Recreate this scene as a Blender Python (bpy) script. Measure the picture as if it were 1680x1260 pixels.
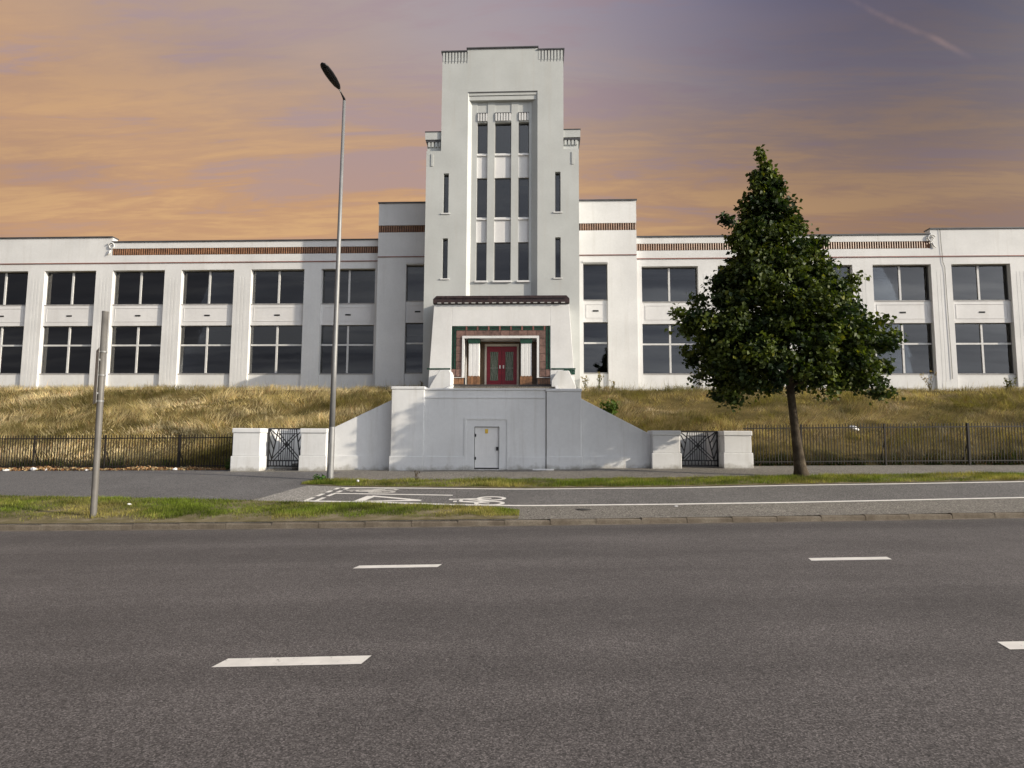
import bpy, math, random
import numpy as np

for o in list(bpy.data.objects):
    bpy.data.objects.remove(o)
scene = bpy.context.scene
COL = scene.collection
random.seed(7)
rng = np.random.default_rng(7)

# ---------------------------------------------------------------- camera
cam_data = bpy.data.cameras.new('camera')
cam = bpy.data.objects.new('camera', cam_data)
COL.objects.link(cam)
cam_data.sensor_width = 36.0
cam_data.lens = 36.0 * 1000.0 / 1680.0
cam_data.clip_start = 0.05
cam_data.clip_end = 4000.0
cam.location = (0.0, 0.0, 1.7)
cam.rotation_mode = 'QUATERNION'
from mathutils import Matrix, Vector
_m = (Matrix.Rotation(math.radians(2.6), 3, 'Z') @ Matrix.Rotation(math.radians(90 + 5.1), 3, 'X')
      @ Matrix.Rotation(0.005, 3, 'Z'))
cam.rotation_quaternion = _m.to_quaternion()
scene.camera = cam

# ---------------------------------------------------------------- light
SUN_AZ = math.radians(71.5)      # from the facade's outward normal, towards +X
SUN_EL = math.radians(17.5)
EXPOSURE = 0.44
scene.view_settings.view_transform = 'Standard'
scene.view_settings.look = 'None'
scene.view_settings.exposure = EXPOSURE
scene.view_settings.gamma = 1.0
scene.view_settings.use_curve_mapping = False
to_sun = Vector((math.sin(SUN_AZ) * math.cos(SUN_EL), -math.cos(SUN_AZ) * math.cos(SUN_EL), math.sin(SUN_EL)))
sun_data = bpy.data.lights.new('sun', 'SUN')
sun_data.energy = 4.1
sun_data.angle = math.radians(0.55)
sun_data.color = (1.0, 0.885, 0.72)
sun = bpy.data.objects.new('sun', sun_data)
COL.objects.link(sun)
sun.location = (30, -20, 40)
sun.rotation_mode = 'QUATERNION'
sun.rotation_quaternion = to_sun.to_track_quat('Z', 'Y')

# ---------------------------------------------------------------- node helpers
class NT:
    def __init__(self, tree):
        self.t = tree
        tree.nodes.clear()
    def n(self, kind, **kw):
        node = self.t.nodes.new(kind)
        for k, v in kw.items():
            setattr(node, k, v)
        return node
    def link(self, a, b):
        self.t.links.new(a, b)
    def put(self, sock, v):
        if isinstance(v, bpy.types.NodeSocket):
            self.t.links.new(v, sock)
        elif isinstance(v, (tuple, list)) and len(v) == 3 and sock.type == 'RGBA':
            sock.default_value = (*v, 1.0)
        else:
            sock.default_value = v
    def math(self, op, a, b=None, c=None, clamp=False):
        m = self.n('ShaderNodeMath', operation=op, use_clamp=clamp)
        self.put(m.inputs[0], a)
        if b is not None: self.put(m.inputs[1], b)
        if c is not None: self.put(m.inputs[2], c)
        return m.outputs[0]
    def vmath(self, op, a, b=None, out=0):
        m = self.n('ShaderNodeVectorMath', operation=op)
        self.put(m.inputs[0], a)
        if b is not None: self.put(m.inputs[1], b)
        return m.outputs[out]
    def sep(self, v):
        s = self.n('ShaderNodeSeparateXYZ'); self.put(s.inputs[0], v); return s.outputs
    def comb(self, x, y, z):
        s = self.n('ShaderNodeCombineXYZ')
        for i, v in enumerate((x, y, z)): self.put(s.inputs[i], v)
        return s.outputs[0]
    def mix(self, f, a, b, mode='MIX'):
        m = self.n('ShaderNodeMix', data_type='RGBA', blend_type=mode)
        self.put(m.inputs[0], f); self.put(m.inputs[6], a); self.put(m.inputs[7], b)
        return m.outputs[2]
    def ramp(self, f, stops, interp='LINEAR'):
        r = self.n('ShaderNodeValToRGB')
        cr = r.color_ramp; cr.interpolation = interp
        while len(cr.elements) < len(stops): cr.elements.new(0.5)
        for e, (p, c) in zip(cr.elements, stops):
            e.position = p
            e.color = (c, c, c, 1) if isinstance(c, (int, float)) else (*c, 1)
        self.put(r.inputs[0], f)
        return r.outputs[0]
    def noise(self, vec, scale, detail=3.0, rough=0.55, dist=0.0):
        n = self.n('ShaderNodeTexNoise')
        if vec is not None: self.put(n.inputs['Vector'], vec)
        n.inputs['Scale'].default_value = scale
        n.inputs['Detail'].default_value = detail
        n.inputs['Roughness'].default_value = rough
        n.inputs['Distortion'].default_value = dist
        return n.outputs[0]
    def remap(self, v, a, b, c=0.0, d=1.0, smooth=False):
        m = self.n('ShaderNodeMapRange')
        m.interpolation_type = 'SMOOTHSTEP' if smooth else 'LINEAR'
        self.put(m.inputs[0], v)
        for i, q in enumerate((a, b, c, d)): m.inputs[i + 1].default_value = q
        return m.outputs[0]

# ---------------------------------------------------------------- sky
world = bpy.data.worlds.new('World')
scene.world = world
world.use_nodes = True
w = NT(world.node_tree)
dirv = w.vmath('NORMALIZE', w.n('ShaderNodeTexCoord').outputs['Generated'])
dx, dy, dz = w.sep(dirv)
zc = w.math('MAXIMUM', dz, 0.0)
# high cirrus lies on a flat layer: project the view direction on it, streaks run across the view
inv = w.math('DIVIDE', 1.0, w.math('ADD', zc, 0.10))
pl = w.comb(w.math('MULTIPLY', dx, inv), w.math('MULTIPLY', dy, inv), 0.0)
mp = w.n('ShaderNodeMapping'); w.put(mp.inputs[0], pl)
mp.inputs['Rotation'].default_value = (0, 0, math.radians(-16)); mp.inputs['Scale'].default_value = (0.50, 2.3, 1)
streak = w.math('ADD', w.math('MULTIPLY', w.noise(mp.outputs[0], 1.9, 7.0, 0.62, 0.6), 0.72), w.math('MULTIPLY', w.noise(mp.outputs[0], 6.5, 6.0, 0.66, 0.8), 0.28))
mp2 = w.n('ShaderNodeMapping'); w.put(mp2.inputs[0], pl)
mp2.inputs['Rotation'].default_value = (0, 0, math.radians(7)); mp2.inputs['Scale'].default_value = (0.6, 1.3, 1)
mp2.inputs['Location'].default_value = (3.1, 1.7, 0)
broad = w.noise(mp2.outputs[0], 0.85, 3.0, 0.5, 0.2)
tone = w.math('ADD', zc, w.math('MULTIPLY', w.math('SUBTRACT', broad, 0.5), 0.20))
tone = w.math('ADD', tone, w.math('MULTIPLY', w.math('SUBTRACT', streak, 0.5), 0.10))
tone = w.math('ADD', tone, w.math('MULTIPLY', dx, w.math('ADD', 0.06, w.math('MULTIPLY', w.math('SUBTRACT', zc, 0.30), 0.55))))
base = w.ramp(tone, [(0.0, (.62, .335, .165)), (0.28, (.61, .345, .18)), (0.37, (.57, .35, .215)), (0.45, (.49, .345, .275)),
                     (0.53, (.44, .365, .375)), (0.62, (.375, .33, .395)), (0.72, (.19, .20, .33)), (0.80, (.14, .165, .30)), (1.0, (.15, .19, .33))])
glow = w.remap(streak, 0.475, 0.60, 0.0, 1.0, True)
glow = w.math('MULTIPLY', glow, w.remap(zc, 0.30, 0.56, 0.80, 0.05))
cloudy = w.mix(glow, base, (.76, .455, .205))
mauve = w.math('MULTIPLY', w.remap(streak, 0.50, 0.40, 0.0, 0.65, True), w.remap(zc, 0.25, 0.42, 0.35, 1.0))
cloudy = w.mix(mauve, cloudy, (.42, .315, .345))
dark = w.remap(broad, 0.50, 0.68, 0.0, 0.35, True)
cloudy = w.mix(dark, cloudy, w.mix(1.0, cloudy, (.66, .64, .74), 'MULTIPLY'))
side = w.remap(dx, -0.10, 0.62, 1.0, 0.49, True)
expo = w.remap(zc, 0.33, 0.52, 1.0, 2.2)
side_b = w.math('POWER', side, w.math('MULTIPLY', expo, 0.80)); side_g = w.math('POWER', side, w.math('MULTIPLY', expo, 0.98)); side = w.math('POWER', side, expo)
cloudy = w.mix(1.0, cloudy, w.comb(side, side_g, side_b), 'MULTIPLY')
# the sunset colour fades to a grey-blue cloud sheet on the other side of the sky
away = w.remap(dy, 0.35, -0.35, 0.0, 0.92, True)
grey = w.ramp(w.math('ADD', w.math('MULTIPLY', broad, 0.6), w.math('MULTIPLY', streak, 0.4)), [(0.40, (.15, .175, .235)), (0.5, (.31, .34, .41)), (0.60, (.58, .605, .66))])
lit = w.remap(dx, -0.65, 0.65, 0.66, 2.2, True)
grey = w.mix(1.0, grey, w.comb(lit, lit, lit), 'MULTIPLY')
cloudy = w.mix(away, cloudy, grey)
# an old vapour trail, high on the right
n_tr = Vector((0.3895, 0.7382, 0.5508)).cross(Vector((0.5231, 0.7198, 0.4564))).normalized()
td = w.math('ABSOLUTE', w.math('ADD', w.vmath('DOT_PRODUCT', dirv, tuple(n_tr), 1), w.math('MULTIPLY', w.math('SUBTRACT', w.noise(dirv, 16.0, 4.0), 0.5), 0.010)))
trail = w.math('MULTIPLY', w.remap(td, 0.0, 0.0050, 1.0, 0.0, True), w.remap(w.noise(dirv, 14.0, 4.0), 0.36, 0.62, 0.03, 0.24, True))
trail = w.math('MULTIPLY', trail, w.math('MULTIPLY', w.remap(dx, 0.330, 0.390, 0, 1, True), w.remap(dx, 0.493, 0.533, 1, 0, True)))
trail = w.math('MULTIPLY', trail, w.remap(dy, 0.2, 0.4, 0, 1, True))
cloudy = w.mix(trail, cloudy, (.52, .33, .28))
# brightening of the thin cloud round the sun, out of the picture on the right
ca = w.math('MAXIMUM', w.vmath('DOT_PRODUCT', dirv, tuple(to_sun), 1), 0.0)
halo = w.math('ADD', w.math('MULTIPLY', w.math('POWER', ca, 4.5), 2.3), w.math('MULTIPLY', w.math('POWER', ca, 24.0), 1.6))
cloudy = w.mix(1.0, cloudy, w.mix(1.0, w.comb(halo, halo, halo), (.96, .96, .95), 'MULTIPLY'), 'ADD')
sky = w.n('ShaderNodeTexSky', sky_type='NISHITA')
sky.sun_disc = False
sky.sun_elevation = SUN_EL
sky.sun_rotation = math.pi - SUN_AZ
sky.altitude = 30; sky.dust_density = 1.5
clear = w.mix(1.0, sky.outputs[0], (.09, .09, .09), 'MULTIPLY')
# thin cloud covers most of the clear sky
final = w.mix(0.93, clear, cloudy)
bg = w.n('ShaderNodeBackground'); bg.inputs['Strength'].default_value = 0.72
w.put(bg.inputs['Color'], final)
wo = w.n('ShaderNodeOutputWorld'); w.link(bg.outputs[0], wo.inputs[0])

# ---------------------------------------------------------------- materials
def new_mat(name):
    m = bpy.data.materials.new(name); m.use_nodes = True
    t = NT(m.node_tree)
    out = t.n('ShaderNodeOutputMaterial')
    b = t.n('ShaderNodeBsdfPrincipled')
    t.link(b.outputs[0], out.inputs[0])
    return m, t, b, out

def pos(t):
    return t.n('ShaderNodeNewGeometry').outputs['Position']

def plain(name, col, rough=0.6, var=0.15, scale=6.0, bump=0.0, bscale=60.0, metal=0.0, spec=0.4):
    m, t, b, _ = new_mat(name)
    p = pos(t)
    n = t.noise(p, scale, 4.0)
    f = t.remap(n, 0.3, 0.7, 1 - var, 1 + var)
    t.put(b.inputs['Base Color'], t.mix(1.0, col, t.comb(f, f, f), 'MULTIPLY'))
    b.inputs['Roughness'].default_value = rough
    b.inputs['Metallic'].default_value = metal
    b.inputs['Specular IOR Level'].default_value = spec
    if bump:
        bn = t.n('ShaderNodeBump'); bn.inputs['Strength'].default_value = bump; bn.inputs['Distance'].default_value = 0.01
        t.put(bn.inputs['Height'], t.noise(p, bscale, 3.0))
        t.link(bn.outputs[0], b.inputs['Normal'])
    return m

def render_white(name, col=(.68, .68, .67), dirt=0.24, grime=(.42, .39, .34), rough=0.7, splash=None):
    m, t, b, _ = new_mat(name)
    p = pos(t)
    patch = t.remap(t.noise(p, 0.55, 3.0), 0.35, 0.65, 0.93, 1.04)
    fine = t.remap(t.noise(p, 9.0, 5.0, 0.65), 0.3, 0.7, 0.965, 1.03)
    px, py, pz = t.sep(p)
    st = t.comb(t.math('MULTIPLY', px, 2.6), t.math('MULTIPLY', py, 2.6), t.math('MULTIPLY', pz, 0.16))
    streaks = t.remap(t.noise(st, 1.0, 5.0, 0.68), 0.50, 0.78, 0.0, dirt, True)
    spots = t.remap(t.noise(p, 2.3, 6.0, 0.7), 0.60, 0.80, 0.0, dirt * 0.9, True)
    c = t.mix(1.0, col, t.comb(patch, patch, patch), 'MULTIPLY')
    c = t.mix(1.0, c, t.comb(fine, fine, fine), 'MULTIPLY')
    c = t.mix(streaks, c, grime)
    c = t.mix(spots, c, t.mix(1.0, c, (.80, .79, .77), 'MULTIPLY'))
    if splash:                                               # rain-splashed mud and moss at the foot
        hgt = t.math('ADD', t.math('SUBTRACT', pz, t.math('MULTIPLY', px, 0.012)), t.math('MULTIPLY', t.math('SUBTRACT', t.noise(p, 3.5, 6.0, 0.7), 0.5), -0.55))
        c = t.mix(t.remap(hgt, splash + .22, splash - .05, 0.0, 0.75, True), c, (.20, .18, .13))
        run = t.remap(t.noise(t.comb(t.math('MULTIPLY', px, 5.0), 0.0, t.math('MULTIPLY', pz, 0.5)), 1.0, 4.0, 0.7), 0.58, 0.75, 0.0, 0.30, True)
        c = t.mix(run, c, (.42, .40, .36))
    t.put(b.inputs['Base Color'], c)
    b.inputs['Roughness'].default_value = rough
    b.inputs['Specular IOR Level'].default_value = 0.25
    bn = t.n('ShaderNodeBump'); bn.inputs['Strength'].default_value = 0.22; bn.inputs['Distance'].default_value = 0.008
    t.put(bn.inputs['Height'], t.math('ADD', t.noise(p, 45.0, 4.0), t.math('MULTIPLY', t.noise(p, 3.0, 3.0), 1.5)))
    t.link(bn.outputs[0], b.inputs['Normal'])
    return m

def attr_mat(name, rough=0.7, trans=0.0, spec=0.2):
    """colour of each blade or leaf is stored with the mesh"""
    m, t, b, out = new_mat(name)
    a = t.n('ShaderNodeAttribute', attribute_name='tint')
    t.put(b.inputs['Base Color'], a.outputs['Color'])
    b.inputs['Roughness'].default_value = rough
    b.inputs['Specular IOR Level'].default_value = spec
    if trans:
        tr = t.n('ShaderNodeBsdfTranslucent')
        t.put(tr.inputs['Color'], t.mix(1.0, a.outputs['Color'], (1.25, 1.3, .6), 'MULTIPLY'))
        mx = t.n('ShaderNodeMixShader'); mx.inputs[0].default_value = trans
        t.link(b.outputs[0], mx.inputs[1]); t.link(tr.outputs[0], mx.inputs[2])
        t.link(mx.outputs[0], out.inputs[0])
    return m

def asphalt(name, dark, light, warm=(1.0, .955, .92), grain=85.0, tracks=False):
    m, t, b, _ = new_mat(name)
    p = pos(t)
    v = t.n('ShaderNodeTexVoronoi'); t.put(v.inputs['Vector'], p); v.inputs['Scale'].default_value = grain
    stone = t.sep(v.outputs['Color'])[0]
    n2 = t.noise(p, grain * 0.55, 3.0, 0.7)
    g = t.math('ADD', t.math('MULTIPLY', stone, 0.62), t.math('MULTIPLY', n2, 0.55))
    f = t.ramp(g, [(0.16, dark * 0.28), (0.42, dark * .82), (0.72, light), (0.95, light * 1.85)])
    blot = t.remap(t.noise(p, 0.55, 4.0, 0.6), 0.3, 0.7, 0.88, 1.10)
    blot2 = t.remap(t.noise(p, 3.7, 3.0, 0.6), 0.3, 0.7, 0.93, 1.06)
    f = t.mix(1.0, f, t.comb(blot, blot, blot), 'MULTIPLY')
    f = t.mix(1.0, f, t.comb(blot2, blot2, blot2), 'MULTIPLY')
    if tracks:
        px, py, pz = t.sep(p)
        vv = t.math('SUBTRACT', py, t.math('MULTIPLY', px, 0.078))
        st = t.comb(t.math('MULTIPLY', px, 0.05), vv, 0.0)
        tr = t.remap(t.noise(st, 0.9, 3.0, 0.6), 0.35, 0.65, 0.84, 1.12)
        f = t.mix(1.0, f, t.comb(tr, tr, tr), 'MULTIPLY')
        kerb_band = t.remap(t.math('ABSOLUTE', t.math('SUBTRACT', vv, 11.55)), 0.15, 0.75, 0.80, 1.0, True)   # darker band along the kerb
        f = t.mix(1.0, f, t.comb(kerb_band, kerb_band, kerb_band), 'MULTIPLY')
    t.put(b.inputs['Base Color'], t.mix(1.0, f, warm, 'MULTIPLY'))
    b.inputs['Roughness'].default_value = 0.82
    b.inputs['Specular IOR Level'].default_value = 0.3
    bn = t.n('ShaderNodeBump'); bn.inputs['Strength'].default_value = 0.75; bn.inputs['Distance'].default_value = 0.006
    t.put(bn.inputs['Height'], g)
    t.link(bn.outputs[0], b.inputs['Normal'])
    return m

def worn_paint(name, col, under, cover=0.62, scale=22.0):
    m, t, b, _ = new_mat(name)
    p = pos(t)
    n = t.math('ADD', t.math('MULTIPLY', t.noise(p, scale, 6.0, 0.72), 0.7), t.math('MULTIPLY', t.noise(p, 1.3, 3.0), 0.3))
    f = t.remap(n, cover - 0.05, cover + 0.05, 0.0, 1.0, True)
    sh = t.remap(t.noise(p, 6.0, 4.0), 0.3, 0.7, 0.86, 1.05)
    t.put(b.inputs['Base Color'], t.mix(f, t.mix(1.0, col, t.comb(sh, sh, sh), 'MULTIPLY'), under))
    b.inputs['Roughness'].default_value = 0.7
    bn = t.n('ShaderNodeBump'); bn.inputs['Strength'].default_value = 0.5; bn.inputs['Distance'].default_value = 0.004
    t.put(bn.inputs['Height'], t.noise(p, 90.0, 3.0))
    t.link(bn.outputs[0], b.inputs['Normal'])
    return m

def soil_mat(name, a, b_, c, scale=3.0):
    m, t, b, _ = new_mat(name)
    p = pos(t)
    n = t.noise(p, scale, 6.0, 0.65)
    t.put(b.inputs['Base Color'], t.mix(t.remap(t.noise(p, 40.0, 3.0), .4, .65, 0, .5), t.ramp(n, [(0.32, a), (0.5, b_), (0.68, c)]), a))
    b.inputs['Roughness'].default_value = 0.95
    b.inputs['Specular IOR Level'].default_value = 0.1
    bn = t.n('ShaderNodeBump'); bn.inputs['Strength'].default_value = 0.8; bn.inputs['Distance'].default_value = 0.02
    t.put(bn.inputs['Height'], t.noise(p, 35.0, 4.0))
    t.link(bn.outputs[0], b.inputs['Normal'])
    return m

def glass_mat(name, tint, ior):
    m, t, b, out = new_mat(name)
    p = pos(t)
    tr = t.n('ShaderNodeBsdfTransparent'); tr.inputs[0].default_value = (*tint, 1)
    gl = t.n('ShaderNodeBsdfGlossy'); gl.inputs['Roughness'].default_value = 0.015
    bn = t.n('ShaderNodeBump'); bn.inputs['Strength'].default_value = 0.05; bn.inputs['Distance'].default_value = 0.02
    t.put(bn.inputs['Height'], t.noise(p, 0.8, 2.0)); t.link(bn.outputs[0], gl.inputs['Normal'])
    fr = t.n('ShaderNodeFresnel'); fr.inputs[0].default_value = ior
    mx = t.n('ShaderNodeMixShader')
    t.link(fr.outputs[0], mx.inputs[0]); t.link(tr.outputs[0], mx.inputs[1]); t.link(gl.outputs[0], mx.inputs[2])
    t.link(mx.outputs[0], out.inputs[0])
    return m

def glazed(name, col, var=0.35, rough=0.22, scale=7.0):
    m, t, b, _ = new_mat(name)
    p = pos(t)
    oi = t.n('ShaderNodeObjectInfo').outputs['Random']
    f = t.math('ADD', t.remap(t.noise(p, scale, 5.0, 0.65), 0.3, 0.7, 1 - var, 1 + var), t.math('MULTIPLY', t.math('SUBTRACT', oi, 0.5), 0.35))
    t.put(b.inputs['Base Color'], t.mix(1.0, col, t.comb(f, f, f), 'MULTIPLY'))
    b.inputs['Roughness'].default_value = rough
    return m

M = {}
M['white'] = render_white('white_render')
M['tower'] = render_white('tower_render', (.49, .505, .49), 0.30)
M['white_low'] = render_white('white_masonry_paint', (.68, .685, .68), 0.36, (.36, .33, .28), splash=.66)
M['spandrel'] = render_white('spandrel_paint', (.67, .665, .66), 0.20)
M['coping'] = plain('lead_coping', (.07, .07, .075), 0.5, 0.3, 2.0)
M['terracotta'] = glazed('terracotta_rib', (.19, .092, .045), 0.5, 0.45, 3.0)
M['terracotta_back'] = plain('band_backing', (.05, .028, .02), 0.8)
M['redline'] = glazed('oxblood_tile', (.22, .095, .072), 0.3, 0.35, 1.2)
M['frame_dark'] = plain('dark_window_frame', (.10, .10, .10), 0.4)
M['mullion'] = plain('pale_window_bar', (.58, .58, .57), 0.45, 0.08)
M['sill'] = plain('grey_sill', (.34, .33, .32), 0.6, 0.2)
M['glass'] = glass_mat('window_glass', (.52, .55, .57), 1.9)
M['blind'] = plain('roller_blind', (.30, .29, .24), 0.8, 0.1)
M['blind_brown'] = plain('brown_blind', (.16, .12, .065), 0.8, 0.2)
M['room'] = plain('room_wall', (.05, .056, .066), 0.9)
M['black_tile'] = glazed('black_brown_tile', (.035, .02, .018), 0.5, 0.25, 6.0)
M['green_tile'] = glazed('green_tile', (.013, .052, .030), 0.5, 0.2, 9.0)
M['pink_tile'] = glazed('pink_faience', (.165, .098, .078), 0.45, 0.35, 6.0)
M['brick_tile'] = glazed('orange_tile', (.21, .105, .05), 0.4, 0.35, 8.0)
M['gold_tile'] = glazed('ochre_tile', (.13, .08, .04), 0.4, 0.35, 6.0)
M['dark_step'] = plain('dark_step', (.055, .048, .045), 0.6, 0.3)
M['cream'] = plain('cream_frame', (.62, .56, .46), 0.45, 0.08)
M['burgundy'] = plain('burgundy_door', (.24, .014, .026), 0.35, 0.15)
M['door_glass'] = plain('green_door_glass', (.10, .13, .08), 0.12, 0.3, 12.0)
M['lead'] = plain('lead_came', (.33, .34, .28), 0.4)
M['handle'] = plain('pale_handle', (.8, .78, .72), 0.3)
M['vent'] = plain('vent_grille', (.05, .05, .05), 0.7)
M['crack'] = plain('open_joint', (.045, .043, .04), 0.9)
M['door_white'] = render_white('painted_utility_door', (.73, .725, .71), 0.35)
M['yellow'] = plain('yellow_sticker', (.65, .42, .05), 0.5)
M['iron'] = plain('black_ironwork', (.018, .018, .020), 0.45, 0.3, 15.0)
M['iron_rust'] = plain('rusty_black_iron', (.016, .0125, .010), 0.7, 0.5, 9.0)
M['galv'] = plain('galvanised_steel', (.21, .212, .212), 0.5, 0.14, 2.5, 0.1, 40.0, 0.35)
M['pole_grey'] = plain('grey_painted_pole', (.125, .118, .108), 0.5, 0.18, 3.0, 0.1, 40.0)
M['lantern'] = plain('black_lantern', (.012, .012, .013), 0.35)
M['lens'] = plain('lantern_lens', (.014, .014, .015), 0.3)
M['plate_grey'] = plain('grey_sign_back', (.19, .19, .185), 0.45, 0.1, 2.0, 0, 60, 0.4)
M['road'] = asphalt('asphalt_road', .082, .118, (1.0, .905, .87), 115.0, True)
M['path_asphalt'] = asphalt('asphalt_path', .105, .14, (1.0, .97, .95), 70.0)
M['cycle_asphalt'] = asphalt('asphalt_cycle', .105, .15, (1.0, .95, .90), 70.0)
M['pave'] = asphalt('pavement_grit', .135, .20, (1.0, .92, .79), 55.0)
M['apron'] = asphalt('apron_grit', .22, .29, (1.0, .95, .86), 55.0)
M['kerb'] = soil_mat('kerb_concrete', (.10, .083, .063), (.15, .126, .098), (.20, .175, .14), 2.6)
M['paint'] = worn_paint('road_paint', (.76, .73, .67), (.12, .11, .10), 0.625)
M['paint_old'] = worn_paint('worn_road_paint', (.60, .57, .51), (.13, .12, .11), 0.57)
M['soil'] = soil_mat('verge_soil', (.11, .098, .045), (.18, .15, .085), (.27, .225, .155), 2.6)
M['gutter'] = soil_mat('gutter_dust', (.12, .105, .085), (.19, .165, .135), (.27, .235, .19), 3.0)
M['bank_soil'] = soil_mat('bank_soil', (.07, .055, .018), (.135, .10, .035), (.20, .145, .055), 0.9)
M['ground'] = soil_mat('far_ground', (.06, .07, .03), (.09, .09, .045), (.12, .11, .06), 0.2)
M['grass'] = attr_mat('grass_blades', 0.75, 0.38)
M['leaf'] = attr_mat('tree_leaves', 0.55, 0.25, 0.25)
M['plant'] = attr_mat('plant_leaves', 0.6, 0.25)
M['bark'] = soil_mat('bark', (.035, .028, .02), (.075, .06, .042), (.13, .105, .075), 5.0)
M['litter_leaf'] = attr_mat('dead_leaves', 0.9, 0.0)
M['rag'] = plain('white_plastic', (.72, .72, .72), 0.4, 0.1)
M['iron_cover'] = plain('cast_iron_cover', (.05, .047, .043), 0.6, 0.3)

# ---------------------------------------------------------------- mesh helpers
class MB:
    """collects simple solids; build() links them as one mesh object"""
    def __init__(self):
        self.v = []; self.f = []
    def raw(self, vs, fs):
        k = len(self.v)
        self.v += [tuple(p) for p in vs]
        self.f += [tuple(i + k for i in q) for q in fs]
        return self
    def box(self, x0, x1, y0, y1, z0, z1):
        return self.raw([(x0, y0, z0), (x1, y0, z0), (x1, y1, z0), (x0, y1, z0), (x0, y0, z1), (x1, y0, z1), (x1, y1, z1), (x0, y1, z1)],
                        [(0, 3, 2, 1), (4, 5, 6, 7), (0, 1, 5, 4), (1, 2, 6, 5), (2, 3, 7, 6), (3, 0, 4, 7)])
    def prism_y(self, poly, y0, y1):
        """poly: (x, z) anticlockwise seen from the front (-Y)"""
        n = len(poly)
        vs = [(x, y0, z) for x, z in poly] + [(x, y1, z) for x, z in poly]
        fs = [tuple(range(n)), tuple(range(2 * n - 1, n - 1, -1))]
        fs += [(i, i + n, (i + 1) % n + n, (i + 1) % n) for i in range(n)]
        return self.raw(vs, fs)
    def prism_z(self, poly, z0, z1):
        n = len(poly)
        vs = [(x, y, z0) for x, y in poly] + [(x, y, z1) for x, y in poly]
        fs = [tuple(range(n - 1, -1, -1)), tuple(range(n, 2 * n))]
        fs += [(i, (i + 1) % n, (i + 1) % n + n, i + n) for i in range(n)]
        return self.raw(vs, fs)
    def prism_x(self, poly, x0, x1):
        n = len(poly)
        vs = [(x0, y, z) for y, z in poly] + [(x1, y, z) for y, z in poly]
        fs = [tuple(range(n - 1, -1, -1)), tuple(range(n, 2 * n))]
        fs += [(i, (i + 1) % n, (i + 1) % n + n, i + n) for i in range(n)]
        return self.raw(vs, fs)
    def tube(self, pts, radii, seg=12, cap=True):
        pts = [Vector(p) for p in pts]
        rings = []
        for i, p in enumerate(pts):
            d = (pts[min(i + 1, len(pts) - 1)] - pts[max(i - 1, 0)]).normalized()
            a = d.cross(Vector((0, 1, 0)) if abs(d.y) < 0.9 else Vector((1, 0, 0))).normalized()
            b = d.cross(a).normalized()
            rings.append([p + (a * math.cos(q) + b * math.sin(q)) * radii[i] for q in [2 * math.pi * k / seg for k in range(seg)]])
        vs = [v for r in rings for v in r]
        fs = []
        for i in range(len(pts) - 1):
            for k in range(seg):
                k2 = (k + 1) % seg
                fs.append((i * seg + k, i * seg + k2, (i + 1) * seg + k2, (i + 1) * seg + k))
        if cap:
            fs.append(tuple(range(seg - 1, -1, -1))); fs.append(tuple(range((len(pts) - 1) * seg, len(pts) * seg)))
        return self.raw(vs, fs)
    def bar(self, p, q, wdt, dep):
        """flat bar from p to q in the X-Z plane, centred on y"""
        p = Vector(p); q = Vector(q); d = (q - p).normalized()
        s = Vector((-d.z, 0, d.x)) * (wdt / 2); e = Vector((0, dep / 2, 0))
        vs = [p - s - e, q - s - e, q + s - e, p + s - e, p - s + e, q - s + e, q + s + e, p + s + e]
        return self.raw(vs, [(0, 1, 2, 3), (7, 6, 5, 4), (0, 4, 5, 1), (1, 5, 6, 2), (2, 6, 7, 3), (3, 7, 4, 0)])
    def mesh(self, name, material, smooth=False):
        me = bpy.data.meshes.new(name)
        me.from_pydata(self.v, [], self.f)
        if material: me.materials.append(M[material])
        if smooth: me.polygons.foreach_set('use_smooth', [True] * len(me.polygons))
        me.update()
        return me
    def build(self, name, material, parent=None, bevel=0.0, smooth=False, loc=None):
        o = bpy.data.objects.new(name, self.mesh(name, material, smooth))
        COL.objects.link(o)
        if parent is not None: o.parent = parent
        if loc: o.location = loc
        if bevel:
            md = o.modifiers.new('bevel', 'BEVEL'); md.width = bevel; md.segments = 2; md.limit_method = 'ANGLE'
        return o

def place(mesh, name, parent, loc, rz=0.0, scale=None):
    o = bpy.data.objects.new(name, mesh); COL.objects.link(o)
    o.parent = parent; o.location = loc; o.rotation_euler = (0, 0, rz)
    if scale: o.scale = scale
    return o
def empty(name, loc):
    o = bpy.data.objects.new(name, None); COL.objects.link(o); o.location = loc; o.empty_display_size = 0.3
    return o
def tag(o, label, cat, group=None):
    o['label'] = label; o['category'] = cat
    if group: o['group'] = group
    return o
def struct(o, label=None):
    o['kind'] = 'structure'
    if label: o['label'] = label
    return o
def stuff(o, label=None, cat=None):
    o['kind'] = 'stuff'
    if label: o['label'] = label
    if cat: o['category'] = cat
    return o

# ---------------------------------------------------------------- lie of the land
def cx(x):
    """sideways bend of the road line"""
    xc = np.clip(x, -12.0, 12.0)
    base = .0707 * xc + .00185 * xc * xc
    slope = np.where(x > 12, .0707 + .0037 * 12, np.where(x < -12, .0707 - .0037 * 12, 0.0))
    return base + slope * (x - xc)
def gx(x):
    return .014 * 26.0 * np.tanh(np.asarray(x, float) / 26.0) * 1.06
_pv = np.array([-60, 12.34, 12.5, 13.5, 15.5, 17.5, 19.0, 20.0, 22.0, 60])
_pz = np.array([.105, .105, .115, .205, .39, .565, .665, .70, .715, .715])
def ground_z(x, y):
    x = np.asarray(x, float); y = np.asarray(y, float)
    return gx(x) + np.interp(y - cx(x), _pv, _pz)
def kerb_y(x): return 12.20 + cx(np.asarray(x, float))

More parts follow.
